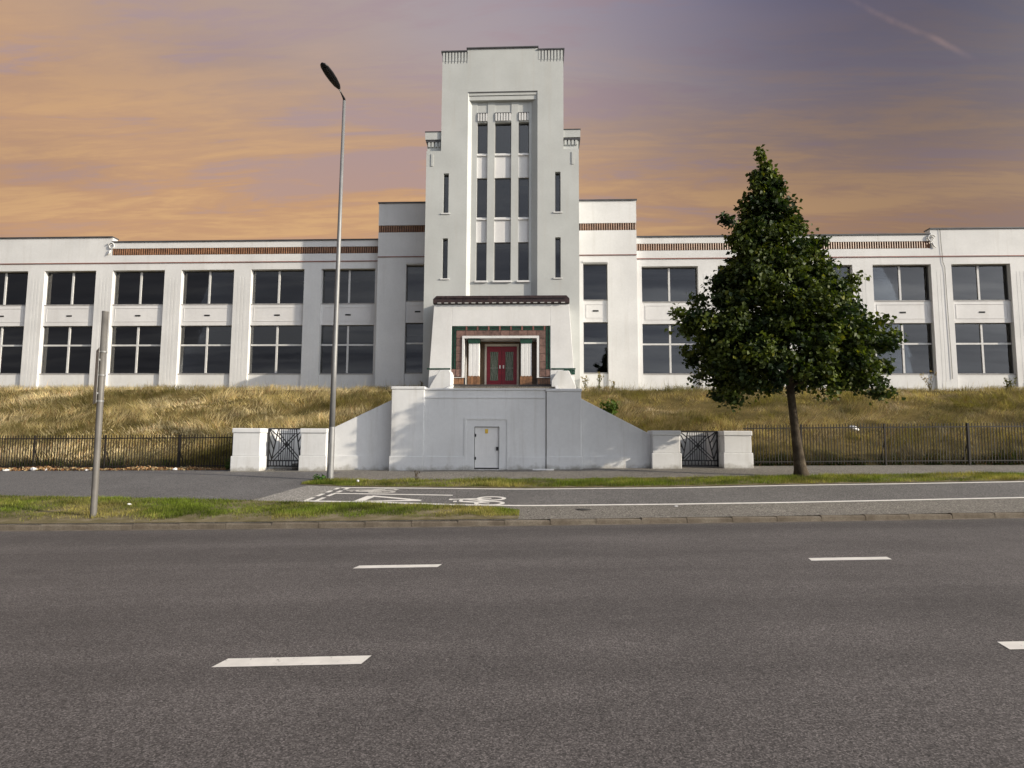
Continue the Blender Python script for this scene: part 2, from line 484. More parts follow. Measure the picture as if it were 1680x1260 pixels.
BANK_Y0 = 21.32
def wall_fill(x):
    """height of the earth kept up behind the stair walls"""
    return np.interp(x, [-9.6, -9.45, -6.95, -5.0, 1.5, 3.7, 6.0, 6.15], [0, 1.93, 1.93, 2.8, 2.8, 1.85, 1.85, 0])
def bank_z(x, y):
    x = np.asarray(x, float); y = np.asarray(y, float)
    z0 = gx(x) + .715
    t = np.clip((y - BANK_Y0) / 11.0, 0, 1)
    bump = .10 * np.sin(x * .62 + 1.3 * np.sin(y * .5)) * np.sin(y * .9 + x * .17) + .05 * np.sin(x * 1.7 + y * 1.1)
    z = z0 + (4.26 - z0) * (t ** .92) + bump * np.clip(t * 4, 0, 1) * np.clip((1 - t) * 5, 0, 1)
    return np.maximum(z, wall_fill(x) * (y > 21.9))

def sheet(name, xs, ya, yb, material, dz, zf=ground_z, rows=None, parent=None, skip=None):
    """ground sheet between the curves y = ya(x) and y = yb(x)"""
    xs = np.asarray(xs, float)
    A = np.array([float(ya(x)) for x in xs]); B = np.array([float(yb(x)) for x in xs])
    if rows is None: rows = max(1, int(math.ceil(float(np.max(B - A)) / .14)))
    T = np.linspace(0, 1, rows + 1)
    X = np.repeat(xs[:, None], rows + 1, 1); Y = A[:, None] + (B - A)[:, None] * T[None, :]
    Z = zf(X, Y) + dz
    verts = np.stack([X, Y, Z], -1).reshape(-1, 3)
    faces = []
    n = rows + 1
    for i in range(len(xs) - 1):
        for j in range(rows):
            if skip and skip((X[i, j] + X[i + 1, j]) / 2, (Y[i, j] + Y[i, j + 1]) / 2): continue
            faces.append((i * n + j, (i + 1) * n + j, (i + 1) * n + j + 1, i * n + j + 1))
    me = bpy.data.meshes.new(name); me.from_pydata(verts.tolist(), [], faces); me.materials.append(M[material])
    me.polygons.foreach_set('use_smooth', [True] * len(me.polygons)); me.update()
    o = bpy.data.objects.new(name, me); COL.objects.link(o)
    if parent is not None: o.parent = parent
    return o
def poly(pts):
    px = [p[0] for p in pts]; py = [p[1] for p in pts]
    def f(x):
        if x < px[0]: return py[0] + (x - px[0]) * (py[1] - py[0]) / (px[1] - px[0])
        if x > px[-1]: return py[-1] + (x - px[-1]) * (py[-1] - py[-2]) / (px[-1] - px[-2])
        return float(np.interp(x, px, py))
    return f
def span(a, b, step): return np.linspace(a, b, max(2, int(round((b - a) / step)) + 1))

# far ground: one sheet to the horizon
g = MB().raw([(-2000, -2000, -.9), (2000, -2000, -.9), (2000, 2000, -.9), (-2000, 2000, -.9)], [(0, 1, 2, 3)]).build('ground', 'ground'); struct(g)
wide = np.concatenate([np.linspace(-150, -30, 25), np.linspace(-29, 29, 117), np.linspace(30, 150, 25)])
road = sheet('road', wide, lambda x: -7.0 + cx(x), lambda x: kerb_y(x) + .06, 'road', 0.0, lambda x, y: gx(x) + 0 * y, rows=30); struct(road)
struct(sheet('opposite_pavement', wide[::3], lambda x: -40 + cx(x), lambda x: -6.98 + cx(x), 'pave', .10, lambda x, y: gx(x) + 0 * y, rows=4))
pave = sheet('pavement', wide, lambda x: kerb_y(x) + .10, lambda x: 21.4, 'pave', 0.0); struct(pave)

# carriageway lane dashes: 1.1 m long every 6.17 m
def dash_on(parent, x, ymid, length, width, slant, zf, material, dz, name):
    k = .078
    pts = []
    for u in np.linspace(0, 1, 7):
        pts.append((x + length * u - slant * .5 + 0, -width / 2)); 
    bot = [(x + length * u, ymid - width / 2 + k * (length * u)) for u in np.linspace(0, 1, 7)]
    top = [(x + slant + (length - slant * .15) * u, ymid + width / 2 + k * (slant + length * u)) for u in np.linspace(0, 1, 7)]
    vs = [(a, b, float(zf(a, b)) + dz) for a, b in bot] + [(a, b, float(zf(a, b)) + dz) for a, b in top]
    fs = [(i, i + 1, i + 8, i + 7) for i in range(6)]
    return MB().raw(vs, fs).build(name, material, parent)
road_z = lambda x, y: gx(x)
for k in range(-4, 5):
    xs0 = -2.52 + 6.19 * k
    for y0, yo in ((4.94, 0.045), (8.46, 0.04)):
        dash_on(road, xs0 + yo, y0 + float(cx(np.float64(xs0))) * 1.08, 1.12, .18, .035, road_z, 'paint', .004, 'lane_dash')

# kerb of single concrete stones
kerb = empty('kerb', (0, 12.2, 0)); struct(kerb, 'low weathered concrete kerb along the road')
kerb.location = (0, 0, 0)
x = -27.0
ks = 0
while x < 27.0:
    L = .905
    a = math.atan2(float(cx(np.float64(x + L)) - cx(np.float64(x))), L)
    if ks == 0:
        kb = MB().prism_x([(0, -.06), (.125, -.06), (.125, .108), (.03, .108), (.006, .085)], 0, .9)
        kmesh = kb.mesh('kerbstone', 'kerb')
    o = place(kmesh, 'kerbstone', kerb, (x, float(kerb_y(x)) + random.uniform(-.003, .003), float(gx(x)) + random.uniform(-.004, .003)), a + random.uniform(-.004, .004))
    ks += 1
    x += L * math.cos(a) + .003
kb = MB()
for sgn in (-1, 1):
    for i in range(20):
        xa = sgn * (27.2 + i * 6); 
        x0, x1 = min(xa, xa + sgn * 6), max(xa, xa + sgn * 6)
        y0, y1 = float(kerb_y(x0)), float(kerb_y(x1)); z0, z1 = float(gx(x0)), float(gx(x1))
        kb.raw([(x0, y0, z0 - .06), (x1, y1, z1 - .06), (x1, y1, z1 + .1), (x0, y0, z0 + .1), (x0, y0 + .13, z0 + .1), (x1, y1 + .13, z1 + .1)], [(0, 1, 2, 3), (3, 2, 5, 4)])
stuff(kb.build('kerbstone_run', 'kerb', kerb))

struct(sheet('gutter', wide, lambda x: float(kerb_y(x)) - .13, lambda x: float(kerb_y(x)) - .002, 'gutter', .004, lambda x, y: gx(x) + 0 * y, rows=2))

# cycle path, its apron, the wide tarmac on the left
near_line = poly([(-5.52, 14.11), (-3.98, 13.99), (-1.83, 13.68), (-.34, 13.58), (2.89, 13.77), (5.63, 14.02), (8.19, 14.34), (11.17, 14.75)])
far_line = poly([(-5.22, 16.02), (-3.92, 15.98), (-.39, 15.78), (3.51, 15.99), (6.62, 16.42), (9.92, 16.78), (13.06, 17.22)])
cyc = sheet('cycle_path', span(-5.5, 60, .3), near_line, far_line, 'cycle_asphalt', .004); struct(cyc)
verge_back = poly([(-13.48, 14.84), (-10.15, 14.57), (-6.88, 14.24), (-5.5, 14.02), (-3.98, 13.90), (-1.83, 13.58), (-.45, 13.20), (-.38, 13.0)])
tarm = sheet('tarmac_path', span(-60, -6.3, .3), lambda x: max(verge_back(x), 14.1 + (x + 6.76) * 4.4) if x > -6.76 else verge_back(x) - .05,
             lambda x: 19.4 + (x + 6.3) * -.035 if x > -10.4 else 20.75, 'path_asphalt', .004); struct(tarm)
ap = MB()
apts = [(-6.76, 14.06), (-5.53, 14.08), (-5.24, 16.06), (-6.1, 16.45), (-6.33, 16.1)]
apron = sheet('concrete_apron', span(-6.75, -5.25, .05), lambda x: poly([(-6.76, 14.02), (-5.5, 14.06), (-5.48, 14.3), (-5.24, 16.0)])(x),
              lambda x: poly([(-6.76, 14.10), (-6.36, 16.0), (-6.2, 16.35), (-5.24, 16.15)])(x), 'apron', .0075); struct(apron)

def line_on(parent, pts, width, name, material='paint', dz=.008, step=.25):
    """painted line of even width along pts, laid on the ground"""
    P = []
    for (a, b), (c, d) in zip(pts[:-1], pts[1:]):
        n = max(1, int(math.hypot(c - a, d - b) / step))
        for i in range(n): P.append((a + (c - a) * i / n, b + (d - b) * i / n))
    P.append(pts[-1])
    vs = []; closed = math.hypot(P[0][0] - P[-1][0], P[0][1] - P[-1][1]) < 1e-6
    for i, (x, y) in enumerate(P):
        if closed and i in (0, len(P) - 1): a, b = P[-2], P[1]
        else: a, b = P[max(i - 1, 0)], P[min(i + 1, len(P) - 1)]
        d = Vector((b[0] - a[0], b[1] - a[1])).normalized(); nx, ny = -d.y * width / 2, d.x * width / 2
        for s in (-1, 1): vs.append((x + nx * s, y + ny * s, float(ground_z(x + nx * s, y + ny * s)) + dz))
    fs = [(2 * i, 2 * i + 2, 2 * i + 3, 2 * i + 1) for i in range(len(P) - 1)]
    return MB().raw(vs, fs).build(name, material, parent)
def curve_pts(f, a, b, step=.5): return [(float(x), f(float(x))) for x in span(a, b, step)]
line_on(cyc, [(x, y + .06) for x, y in curve_pts(near_line, -5.5, 60)], .12, 'edge_line')
line_on(cyc, [(x, y - .06) for x, y in curve_pts(far_line, -5.2, 60)], .12, 'edge_line')
line_on(cyc, [(-5.12, 15.13), (-2.1, 14.87)], .10, 'centre_line')
for off in (0.0, .26):
    for (u0, u1) in ((.0, .22), (.32, .50), (.60, .74), (.84, .98)):
        a = (-5.46 + off + .22 * u0, 14.18 + 1.78 * u0); b = (-5.46 + off + .22 * u1, 14.18 + 1.78 * u1)
        line_on(cyc, [a, b], .11, 'give_way_dash', dz=.0105)
tri = [(-4.2, 14.10), (-4.06, 14.78), (-2.75, 14.22)]
line_on(cyc, [tri[0], tri[1]], .24, 'give_way_triangle'); line_on(cyc, [tri[1], tri[2]], .13, 'give_way_triangle', dz=.009); line_on(cyc, [tri[2], tri[0]], .13, 'give_way_triangle', dz=.010)
def bike(xc, yc, sx, sy, mat_):
    """cycle symbol lying along the path: wheels side by side, handlebars to the left"""
    def T(u, v): return (xc - v * sx, yc + u * sy)
    for cu in (-.55, .55):
        line_on(cyc, [T(cu + .42 * math.cos(q), .42 * math.sin(q)) for q in [2 * math.pi * k / 22 for k in range(23)]], .10, 'cycle_symbol_wheel', mat_, .008, 9)
    for i, (p, q) in enumerate((((-.55, 0), (-.2, .95)), ((-.2, .95), (.35, .95)), ((.35, .95), (-.02, .05)), ((-.02, .05), (-.2, .95)), ((.55, 0), (.30, 1.25)), ((.12, 1.30), (.42, 1.30)), ((-.34, 1.12), (-.06, 1.12)))):
        line_on(cyc, [T(*p), T(*q)], .085, 'cycle_symbol_frame', mat_, .0085 + .0006 * i, 9)
bike(-1.13, 14.20, .72, .50, 'paint')
bike(-3.95, 15.48, .72, .30, 'paint_old')

# verges: bare soil under the grass
verge = sheet('verge', span(-60, -.42, .25), lambda x: float(kerb_y(x)) + .14, verge_back, 'soil', .012); struct(verge)
strip_back = poly([(-6.55, 16.7), (-6.2, 17.28), (-3.2, 17.26), (.26, 17.39), (5.46, 17.78), (10.89, 18.41), (14.18, 18.72)])
strip_front = poly([(-6.55, 16.5), (-6.1, 16.40), (-5.2, 16.16), (-3.9, 16.06), (-.39, 15.87), (3.51, 16.08), (6.62, 16.51), (9.92, 16.87), (13.06, 17.31)])
strip = sheet('grass_strip', span(-6.5, 60, .3), strip_front, strip_back, 'soil', .013); struct(strip)

# bank between the railings and the building, with a hole for the stairs and the path up to the porch
def in_hole(x, y): return (-9.42 < x < 6.02 and y < 22.05) or (-4.3 < x < .75 and y < 31)
bx = np.concatenate([np.linspace(-150, -41, 30), span(-40, -9.42, .4), [-9.42], span(-9.2, -4.3, .35), span(-4.2, .75, .45), span(.9, 6.02, .35), span(6.3, 40, .4), np.linspace(41, 150, 30)])
by_rows = np.concatenate([[21.30], [21.9, 22.05], np.linspace(22.3, 36.2, 42)])
bx = np.unique(np.round(bx, 3))
vs = []; fs = []
for x in bx:
    for y in by_rows: vs.append((float(x), float(y), float(bank_z(x, y))))
nr = len(by_rows)
for i in range(len(bx) - 1):
    for j in range(nr - 1):
        if in_hole((bx[i] + bx[i + 1]) / 2, (by_rows[j] + by_rows[j + 1]) / 2): continue
        fs.append((i * nr + j, (i + 1) * nr + j, (i + 1) * nr + j + 1, i * nr + j + 1))
bank = MB().raw(vs, fs).build('bank', 'bank_soil', smooth=True); struct(bank)
# ================================================================ factory building
B = empty('factory_building', (-2.05, 35.7, 4.2))
tag(B, 'long white two-storey factory with a tall stepped central tower', 'building')
B.location = (0, 0, 0)
YW, YB, YT = 35.7, 35.2, 33.0
Z0 = 3.6
# ---- prototypes shared by the copies
def window_meshes(wd, ht, cols, rows, split):
    """frame, bars and pane meshes for an opening wd x ht; split = height of the transom"""
    f = MB()
    e = .045
    f.box(0, wd, 0, .07, 0, e).box(0, wd, 0, .07, ht - e, ht).box(0, e, 0, .07, e, ht - e).box(wd - e, wd, 0, .07, e, ht - e)
    bars = MB()
    bw = .055
    xcols = [e + (wd - 2 * e) * k / cols for k in range(cols + 1)]
    zrows = [e, ht - e] if rows == 1 else [e, split, ht - e]
    for xm in xcols[1:-1]: bars.box(xm - bw, xm + bw, -.02, .05, e, ht - e)
    for zm in zrows[1:-1]:
        for a, b in zip(xcols[:-1], xcols[1:]):
            bars.box(a + (bw if a > e + .01 else 0), b - (bw if b < wd - e - .01 else 0), -.018, .048, zm - .05, zm + .05)
    panes = []
    for a, b in zip(xcols[:-1], xcols[1:]):
        for c, d in zip(zrows[:-1], zrows[1:]):
            panes.append((a, c, MB().box(.004, b - a - .004, 0, .008, .004, d - c - .004).mesh('pane', 'glass')))
    sill = MB().box(-.05, wd + .05, -.16, -.001, -.06, 0).mesh('sill', 'sill')
    return dict(frame=f.mesh('window', 'frame_dark'), bars=bars.mesh('glazing_bar', 'mullion') if bars.v else None, panes=panes, sill=sill, wd=wd, ht=ht)
def add_window(proto, x, y, z, blind=None, blind_mat='blind', label=None):
    o = place(proto['frame'], 'window', B, (x, y, z))
    if label: o['label'] = label
    if proto['bars']: place(proto['bars'], 'glazing_bar', o, (0, 0, 0))
    for a, c, m in proto['panes']: place(m, 'pane', o, (a, .03, c), random.uniform(-.014, .014))
    place(proto['sill'], 'sill', o, (0, 0, 0))
    if blind:
        MB().box(.06, proto['wd'] - .06, .13, .145, proto['ht'] - blind, proto['ht'] - .03).build('blind', blind_mat, o)
    return o
P_up = window_meshes(3.3, 2.1, 2, 1, 0)
P_low = window_meshes(3.3, 2.95, 2, 2, 1.75)
P_bup = window_meshes(1.43, 2.15, 1, 1, 0)
P_blow = window_meshes(1.43, 2.97, 1, 2, 1.76)
# ---- wings
left_x = [-9.93 - 4.36 * i - 3.3 for i in range(9)]            # left edges of the openings
right_x = [6.04 + 4.45 * i for i in range(8)]
def pilaster(x0, x1):
    """pier between two windows with a raised fluted strip"""
    wd = x1 - x0
    m = MB().box(x0, x1, YW, YW + .45, Z0, 11.9)
    if wd > .6:
        c = (x0 + x1) / 2
        for k in (-1, 0, 1): m.box(c + k * .20 - .07, c + k * .20 + .07, YW - .0045, YW - .001, 5.05, 11.45)
        m.box(c - .30, c + .30, YW - .01, YW - .002, 4.7, 5.0)
    return m.build('pilaster', 'white', B)
vent_mesh = MB().box(-.17, .17, -.012, .0, -.045, .045)
for k in range(5): vent_mesh.box(-.16, .16, -.022, -.012, -.04 + k * .018, -.034 + k * .018)
vent_mesh = vent_mesh.mesh('vent', 'vent')
def moulding(w_, h_):
    m = MB(); e = .022
    m.box(0, w_, -.018, 0, 0, e).box(0, w_, -.018, 0, h_ - e, h_).box(0, e, -.018, 0, e, h_ - e).box(w_ - e, w_, -.018, 0, e, h_ - e)
    return m.mesh('moulding', 'spandrel')
mold = moulding(2.9, .86); mold_b = moulding(1.1, .82)
sp_mesh = MB().box(0, 3.3, 0, .35, 0, 1.33).mesh('spandrel_panel', 'spandrel')
apron_mesh = MB().box(0, 3.3, 0, .35, 0, 5.52 - Z0).mesh('apron_panel', 'white')
def bays(xs, x_start, x_end, outer):
    edges = sorted([(x, x + 3.3) for x in xs])
    prev = x_start
    for a, b in edges:
        if a - prev > .02: pilaster(prev, a)
        prev = b
    if x_end - prev > .02: pilaster(prev, x_end)
    for a, b in edges:
        s = place(sp_mesh, 'spandrel_panel', B, (a, YW + .14, 8.47))
        place(vent_mesh, 'vent', s, (1.66, -.001, .62)); place(mold, 'moulding', s, (.2, -.001, .24))
        place(apron_mesh, 'apron_panel', B, (a, YW + .14, Z0))
        add_window(P_low, a, YW + .28, 5.52, random.choice([None, None, .3]))
        add_window(P_up, a, YW + .28, 9.80, random.choice([.34, .40, .36, .30]))
bays(left_x, -49.2, -9.66, -1)
bays(right_x, 5.70, 41.6, 1)
for a, b, h0, h1 in ((-49.2, -9.66, -49.2, -26.45), (5.70, 41.6, 22.75, 41.6)):
    l0, l1 = (h1, b) if a < -10 else (a, h0)                  # the lower, banded stretch of parapet
    t_ = MB().box(a, b, YW, YW + .45, 11.9, 12.85).box(l0, l1, YW + .06, YW + .45, 12.85, 13.28).box(l0, l1, YW, YW + .45, 13.28, 13.66).box(h0, h1, YW, YW + .45, 12.85, 13.98)
    t_.build('wall', 'white', B)
    e0, e1 = (a, a + .4) if a < -10 else (b - .4, b)
    MB().box(a, b, 52, 52.4, Z0, 13.6).box(a, b, YW + .46, 52, 13.1, 13.3).box(e0, e1, YW + .45, 52, Z0, 13.1).build('rear_wall', 'white', B)
    MB().box(a + .5, b - .05, 43.0, 43.15, Z0, 13.05).box(a + .5, b - .05, YW + .5, 43.0, 8.55, 9.35).box(a + .5, b - .05, YW + .5, 43.0, 4.3, 4.6).build('room_interior', 'room', B)
    MB().box(l0, l1, YW - .06, YW + .5, 13.665, 13.74).build('coping', 'coping', B)
    MB().box(h0 - .04, h1 + .04, YW - .07, YW + .5, 13.985, 14.05).build('coping', 'coping', B)
    MB().box(a, b, YW - .045, YW - .001, 12.335, 12.385).build('string_course', 'redline', B)
def ribs(x0, x1, y, z0, z1, pitch=.14):
    m = MB(); n = int(round((x1 - x0) / pitch)); p_ = (x1 - x0) / n
    for i in range(n):
        a = x0 + i * p_; q = [(a + .02, y + .05), (a + .03, y + .018), (a + p_ / 2, y), (a + p_ - .03, y + .018), (a + p_ - .02, y + .05)]
        m.prism_z(q, z0 + .01, z1 - .01)
    o = stuff(m.build('ribbed_tile_band', 'terracotta', B)); o['label'] = 'ribbed terracotta tile band below the parapet'
    MB().box(x0, x1, y + .051, y + .058, z0 + .002, z1 - .002).build('band_backing', 'terracotta_back', B)
ribs(-26.44, -9.67, YW - .005, 12.86, 13.275); ribs(5.71, 22.74, YW - .005, 12.86, 13.275)
# scrolls where the high end parapet drops to the banded part
for xs_, sg in ((-26.45, -1), (22.75, 1)):
    sm = MB(); pts = []; rr = []
    for i in range(30):
        q = i / 29 * 2.4 * math.pi; r = .24 - .16 * i / 29
        pts.append((xs_ + sg * .02 + sg * r * math.cos(q + .4), YW - .06, 13.42 + r * math.sin(q + .4))); rr.append(.04 - .01 * i / 29)
    sm.tube(pts, rr, 8)
    sm.tube([(xs_ + sg * .05, YW - .06, 13.16), (xs_ + sg * .12, YW - .06, 12.98), (xs_ + sg * .26, YW - .06, 12.86)], [.05, .045, .02], 8)
    sm.build('scroll', 'white', B, smooth=True)
# downpipe / settlement crack on the right end wall
crk = MB()
pts = [(23.30, 14.0), (23.31, 13.3), (23.34, 12.6), (23.36, 12.0), (23.45, 11.7), (23.47, 9.6), (23.5, 7.4), (23.52, 5.2)]
for (a, b), (c, d) in zip(pts[:-1], pts[1:]): crk.bar((a, YW - .036, b), (c, YW - .036, d), .022, .01)
crk.build('crack', 'crack', B)

# ---- blocks beside the tower
def block(x0, x1, wx, sgn):
    m = MB()
    b_, t_ = 5.5, 15.74
    m.box(x0, wx, YB, YB + .5, Z0, 11.97).box(wx + 1.43, x1, YB, YB + .5, Z0, 11.97)
    m.box(wx, wx + 1.43, YB + .10, YB + .5, Z0, 5.5).box(x0, x1, YB, YB + .5, 11.97, 13.95).box(x0, x1, YB + .06, YB + .5, 13.95, 14.39).box(x0, x1, YB, YB + .5, 14.39, t_)
    s0, s1 = (x0, x0 + .4) if sgn < 0 else (x1 - .4, x1)
    m.box(s0, s1, YB + .501, 47, Z0, t_).box(x0, x1, 47.001, 47.4, Z0, t_).box(x0 + .41, x1, YB + .501, 46.9, 15.2, 15.35)
    m.build('block_wall', 'white', B)
    r = MB().box(x0 + .42, x1 - .42, 41, 41.1, Z0, 15).box(x0 + .42, x1 - .42, YB + .52, 40.9, 8.6, 9.4); r.build('room_interior', 'room', B)
    MB().box(x0 - .05, x1 + .05, YB - .07, YB + .55, t_ + .004, t_ + .075).build('coping', 'coping', B)
    MB().box(x0, x1, YB - .04, YB - .001, 12.43, 12.48).build('string_course', 'redline', B)
    ribs(x0 + .01, x1 - .01, YB - .005, 13.955, 14.385)
    s = MB().box(0, 1.43, 0, .35, 0, .97 + .33).build('spandrel_panel', 'spandrel', B, loc=(wx, YB + .10, 8.49))
    place(vent_mesh, 'vent', s, (.72, -.001, .66)); place(mold_b, 'moulding', s, (.165, -.001, .24))
    add_window(P_blow, wx, YB + .24, 5.51); add_window(P_bup, wx, YB + .24, 9.81, .42)
    d = MB()
    for k in range(9): d.prism_y([(wx - .02 + k * .163, 12.02), (wx + .145 + k * .163, 12.02), (wx + .145 + k * .163, 12.10), (wx + .062 + k * .163, 12.16), (wx - .02 + k * .163, 12.10)], YB - .05, YB - .001)
    d.build('dentil_row', 'white', B)
block(-9.66, -6.30, -7.94, -1)
block(2.06, 5.68, 2.55, 1)

# ---- tower
R0, R1 = -4.08, -.13                   # tall recess
RY = YT + .25
tw = MB()
slits = {-5.41: None, .85: None}
zs_lo, zs_hi = (10.53, 12.82), (14.27, 16.58)
for x0, x1, sx in ((-6.42, R0, -5.42), (R1, 2.18, .86)):
    tw.box(x0, sx, YT, YT + .6, Z0, 17.9).box(sx + .30, x1, YT, YT + .6, Z0, 17.9)
    tw.box(sx, sx + .30, YT, YT + .6, Z0, zs_lo[0]).box(sx, sx + .30, YT, YT + .6, zs_lo[1], zs_hi[0]).box(sx, sx + .30, YT, YT + .6, zs_hi[1], 17.9)
tw.box(-5.59, R0, YT, YT + .6, 17.9, 21.32).box(R1, 1.33, YT, YT + .6, 17.9, 21.32)
tw.box(-5.59, -4.15, YT, YT + .6, 21.32, 23.78).box(-.13, 1.33, YT, YT + .6, 21.32, 23.78).box(-4.15, -.13, YT, YT + .6, 21.32, 23.94)
tw.box(R0, R1, RY + .0, YT + .6, Z0, 9.55)
# body behind the front
tw.box(-6.42, -6.02, YT + .601, 42, Z0, 17.9).box(1.78, 2.18, YT + .601, 42, Z0, 17.9)
tw.box(-5.59, -5.2, YT + .601, 42, 17.9, 23.78).box(.94, 1.33, YT + .601, 42, 17.9, 23.78).box(-5.19, .93, YT + .601, 42, 23.3, 23.6).box(-6.42, 2.18, 42.001, 42.4, Z0, 23.7)
tw.build('tower_wall', 'tower', B)
# stepped shoulders
for x0, x1, sg in ((-6.42, -5.595, -1), (1.335, 2.18, 1)):
    m = MB()
    m.box(x0, x1, YT + .22, 42, 17.9, 18.5)
    xo0, xo1 = (x0 - .10, x1) if sg < 0 else (x0, x1 + .10)
    m.box(xo0, xo1, YT + .08, 42.1, 18.62, 19.06)
    for k in range(4):
        a = x0 + .06 + k * .2; m.box(a, a + .12, YT + .14, YT + .219, 18.22, 18.5)
    # corbel step on the outer side
    q0, q1 = (x0 + .28, x0 + .40) if sg < 0 else (x1 - .40, x1 - .28)
    m.box(q0, q1, YT - .03, YT - .001, 17.0, 17.72)
    m.build('shoulder', 'tower', B)
    MB().box(xo0 + .04, xo1, YT + .12, 42.05, 18.501, 18.619).build('shadow_joint', 'coping', B)
    MB().box(xo0 - .02, xo1 + .02 * (sg > 0), YT + .05, 42.12, 19.061, 19.10).build('coping', 'coping', B)
MB().box(-5.66, -4.152, YT - .05, 42.2, 23.783, 23.86).box(-.128, 1.40, YT - .05, 42.2, 23.783, 23.86).box(-4.2, -.08, YT - .07, 42.2, 23.943, 24.01).build('coping', 'coping', B)
for x0, x1 in ((-5.59, -4.17), (-.11, 1.33)):
    fl = MB(); fb = MB(); n = 8; p_ = (x1 - x0) / n
    for k in range(n):
        a = x0 + k * p_
        fl.prism_y([(a + .035, 23.22), (a + p_ - .035, 23.22), (a + p_ - .035, 23.775), (a + .035, 23.775)], YT - .012, YT - .001)
        fb.prism_y([(a + p_ - .008, 23.10), (a + p_ + .008, 23.10), (a + p_ + .033, 23.775), (a + p_ - .033, 23.775)], YT - .010, YT - .002)
    fl.build('fluted_frieze', 'tower', B); fb.build('flute_groove', 'coping', B)
# recess: splayed jambs, stepped head, mullions, spandrels
rc = MB()
rc.prism_z([(R0, YT + .001), (R0 + .20, RY), (R0, RY)], 9.55, 21.3).prism_z([(R1, YT + .001), (R1, RY), (R1 - .34, RY)], 9.55, 21.3)
rc.build('recess_jamb', 'tower', B)
hd = MB()
hd.box(R0, R1, YT + .03, YT + .6, 21.16, 21.319).box(R0, R1, YT + .07, YT + .6, 20.90, 21.14)
hd.build('recess_head', 'tower', B)
hj = MB().box(R0, R1, YT + .09, YT + .5, 21.14, 21.16).box(R0, R1, YT - .012, YT - .001, 21.32, 21.36).build('head_joint', 'coping', B)
cols = [(-3.57, -2.97), (-2.56, -1.62), (-1.21, -.61)]
rows_ = [(10.44, 12.68), (14.12, 16.43), (17.87, 19.68)]
mu = MB()
xs_e = [R0] + [v for c in cols for v in c] + [R1]
for a, b in zip(xs_e[0::2], xs_e[1::2]): mu.box(a, b, RY, YT + .6, 9.55, 20.90)
for a, b in cols:
    mu.box(a, b, RY, YT + .6, 9.55, rows_[0][0]).box(a, b, RY + .03, YT + .6, rows_[2][1], 20.90)
mu.build('mullion', 'tower', B)
for ci, (a, b) in enumerate(cols):
    for (z0, z1) in ((rows_[0][1], rows_[1][0]), (rows_[1][1], rows_[2][0])):
        s = MB().box(a, b, RY + .11, YT + .6, z0, z1).build('spandrel_panel', 'spandrel', B)
        MB().box(a + .01, b - .01, RY + .03, RY + .109, z1 - .16, z1 - .10).build('moulding', 'spandrel', s)
    W_ = b - a
    protos = []
    for ri, (z0, z1) in enumerate(rows_):
        pr = window_meshes(W_, z1 - z0, 1, 1, 0)
        sl = MB().box(-.06, W_ + .06, -.30 if ri == 0 else -.10, -.001, -.10, 0).mesh('sill', 'white'); pr['sill'] = sl
        add_window(pr, a, RY + .20, z0, [.30, (z1 - z0) * .97 if ci < 2 else .4, None][ri], ['blind', 'blind_brown', 'blind'][ri])
    n = 4 if W_ < .8 else 6; p_ = W_ / n; f = MB()
    for k in range(n): f.prism_y([(a + k * p_ + .03, 19.74), (a + (k + 1) * p_ - .03, 19.74), (a + (k + 1) * p_ - .03, 20.18), (a + k * p_ + .03, 20.18)], RY - .05, RY - .001 + .03)
    f.build('fluted_ornament', 'white', B)
    MB().box(a, b, RY - .03, RY + .029, 20.19, 20.235).build('ornament_cap', 'coping', B)
P_slit = [window_meshes(.30, z1 - z0, 1, 1, 0) for z0, z1 in (zs_lo, zs_hi)]
for sx in (-5.42, .86):
    for pr, (z0, z1) in zip(P_slit, (zs_lo, zs_hi)):
        add_window(pr, sx, YT + .22, z0)
        MB().box(sx - .10, sx + .40, YT - .05, YT - .001, z0 - .07, z0 - .005).build('slit_sill', 'white', B)
tr_ = MB().box(-6.0, 1.7, 36.5, 36.6, Z0, 17.8).box(-5.1, .9, 36.5, 36.6, 17.85, 23.2)
tr_.build('room_interior', 'room', B)

# ---- porch
PY = 31.5
pc = MB()
pc.prism_y([(-5.87, Z0), (-4.62, Z0), (-4.62, 8.72), (-5.58, 8.72)], PY, YT)
pc.prism_y([(.56, Z0), (1.88, Z0), (1.54, 8.72), (.56, 8.72)], PY, YT)
pc.box(-4.62, .56, PY, YT, 7.57, 8.72)
pc.build('porch_wall', 'white', B, bevel=.015)
# dark tiled band at the foot of the porch walls
MB().box(-5.90, -4.66, PY - .03, PY - .001, 5.27, 5.34).box(.60, 1.86, PY - .03, PY - .001, 5.27, 5.34).build('base_band', 'green_tile', B)
eb = empty('green_base_block', (0, 0, 0)); eb.parent = B
for r in range(2):
    for k in range(3): MB().box(1.26 + k * .195, 1.445 + k * .195, PY - .035, PY - .001, 5.01 + r * .13, 5.13 + r * .13).build('tile', 'green_tile', eb)
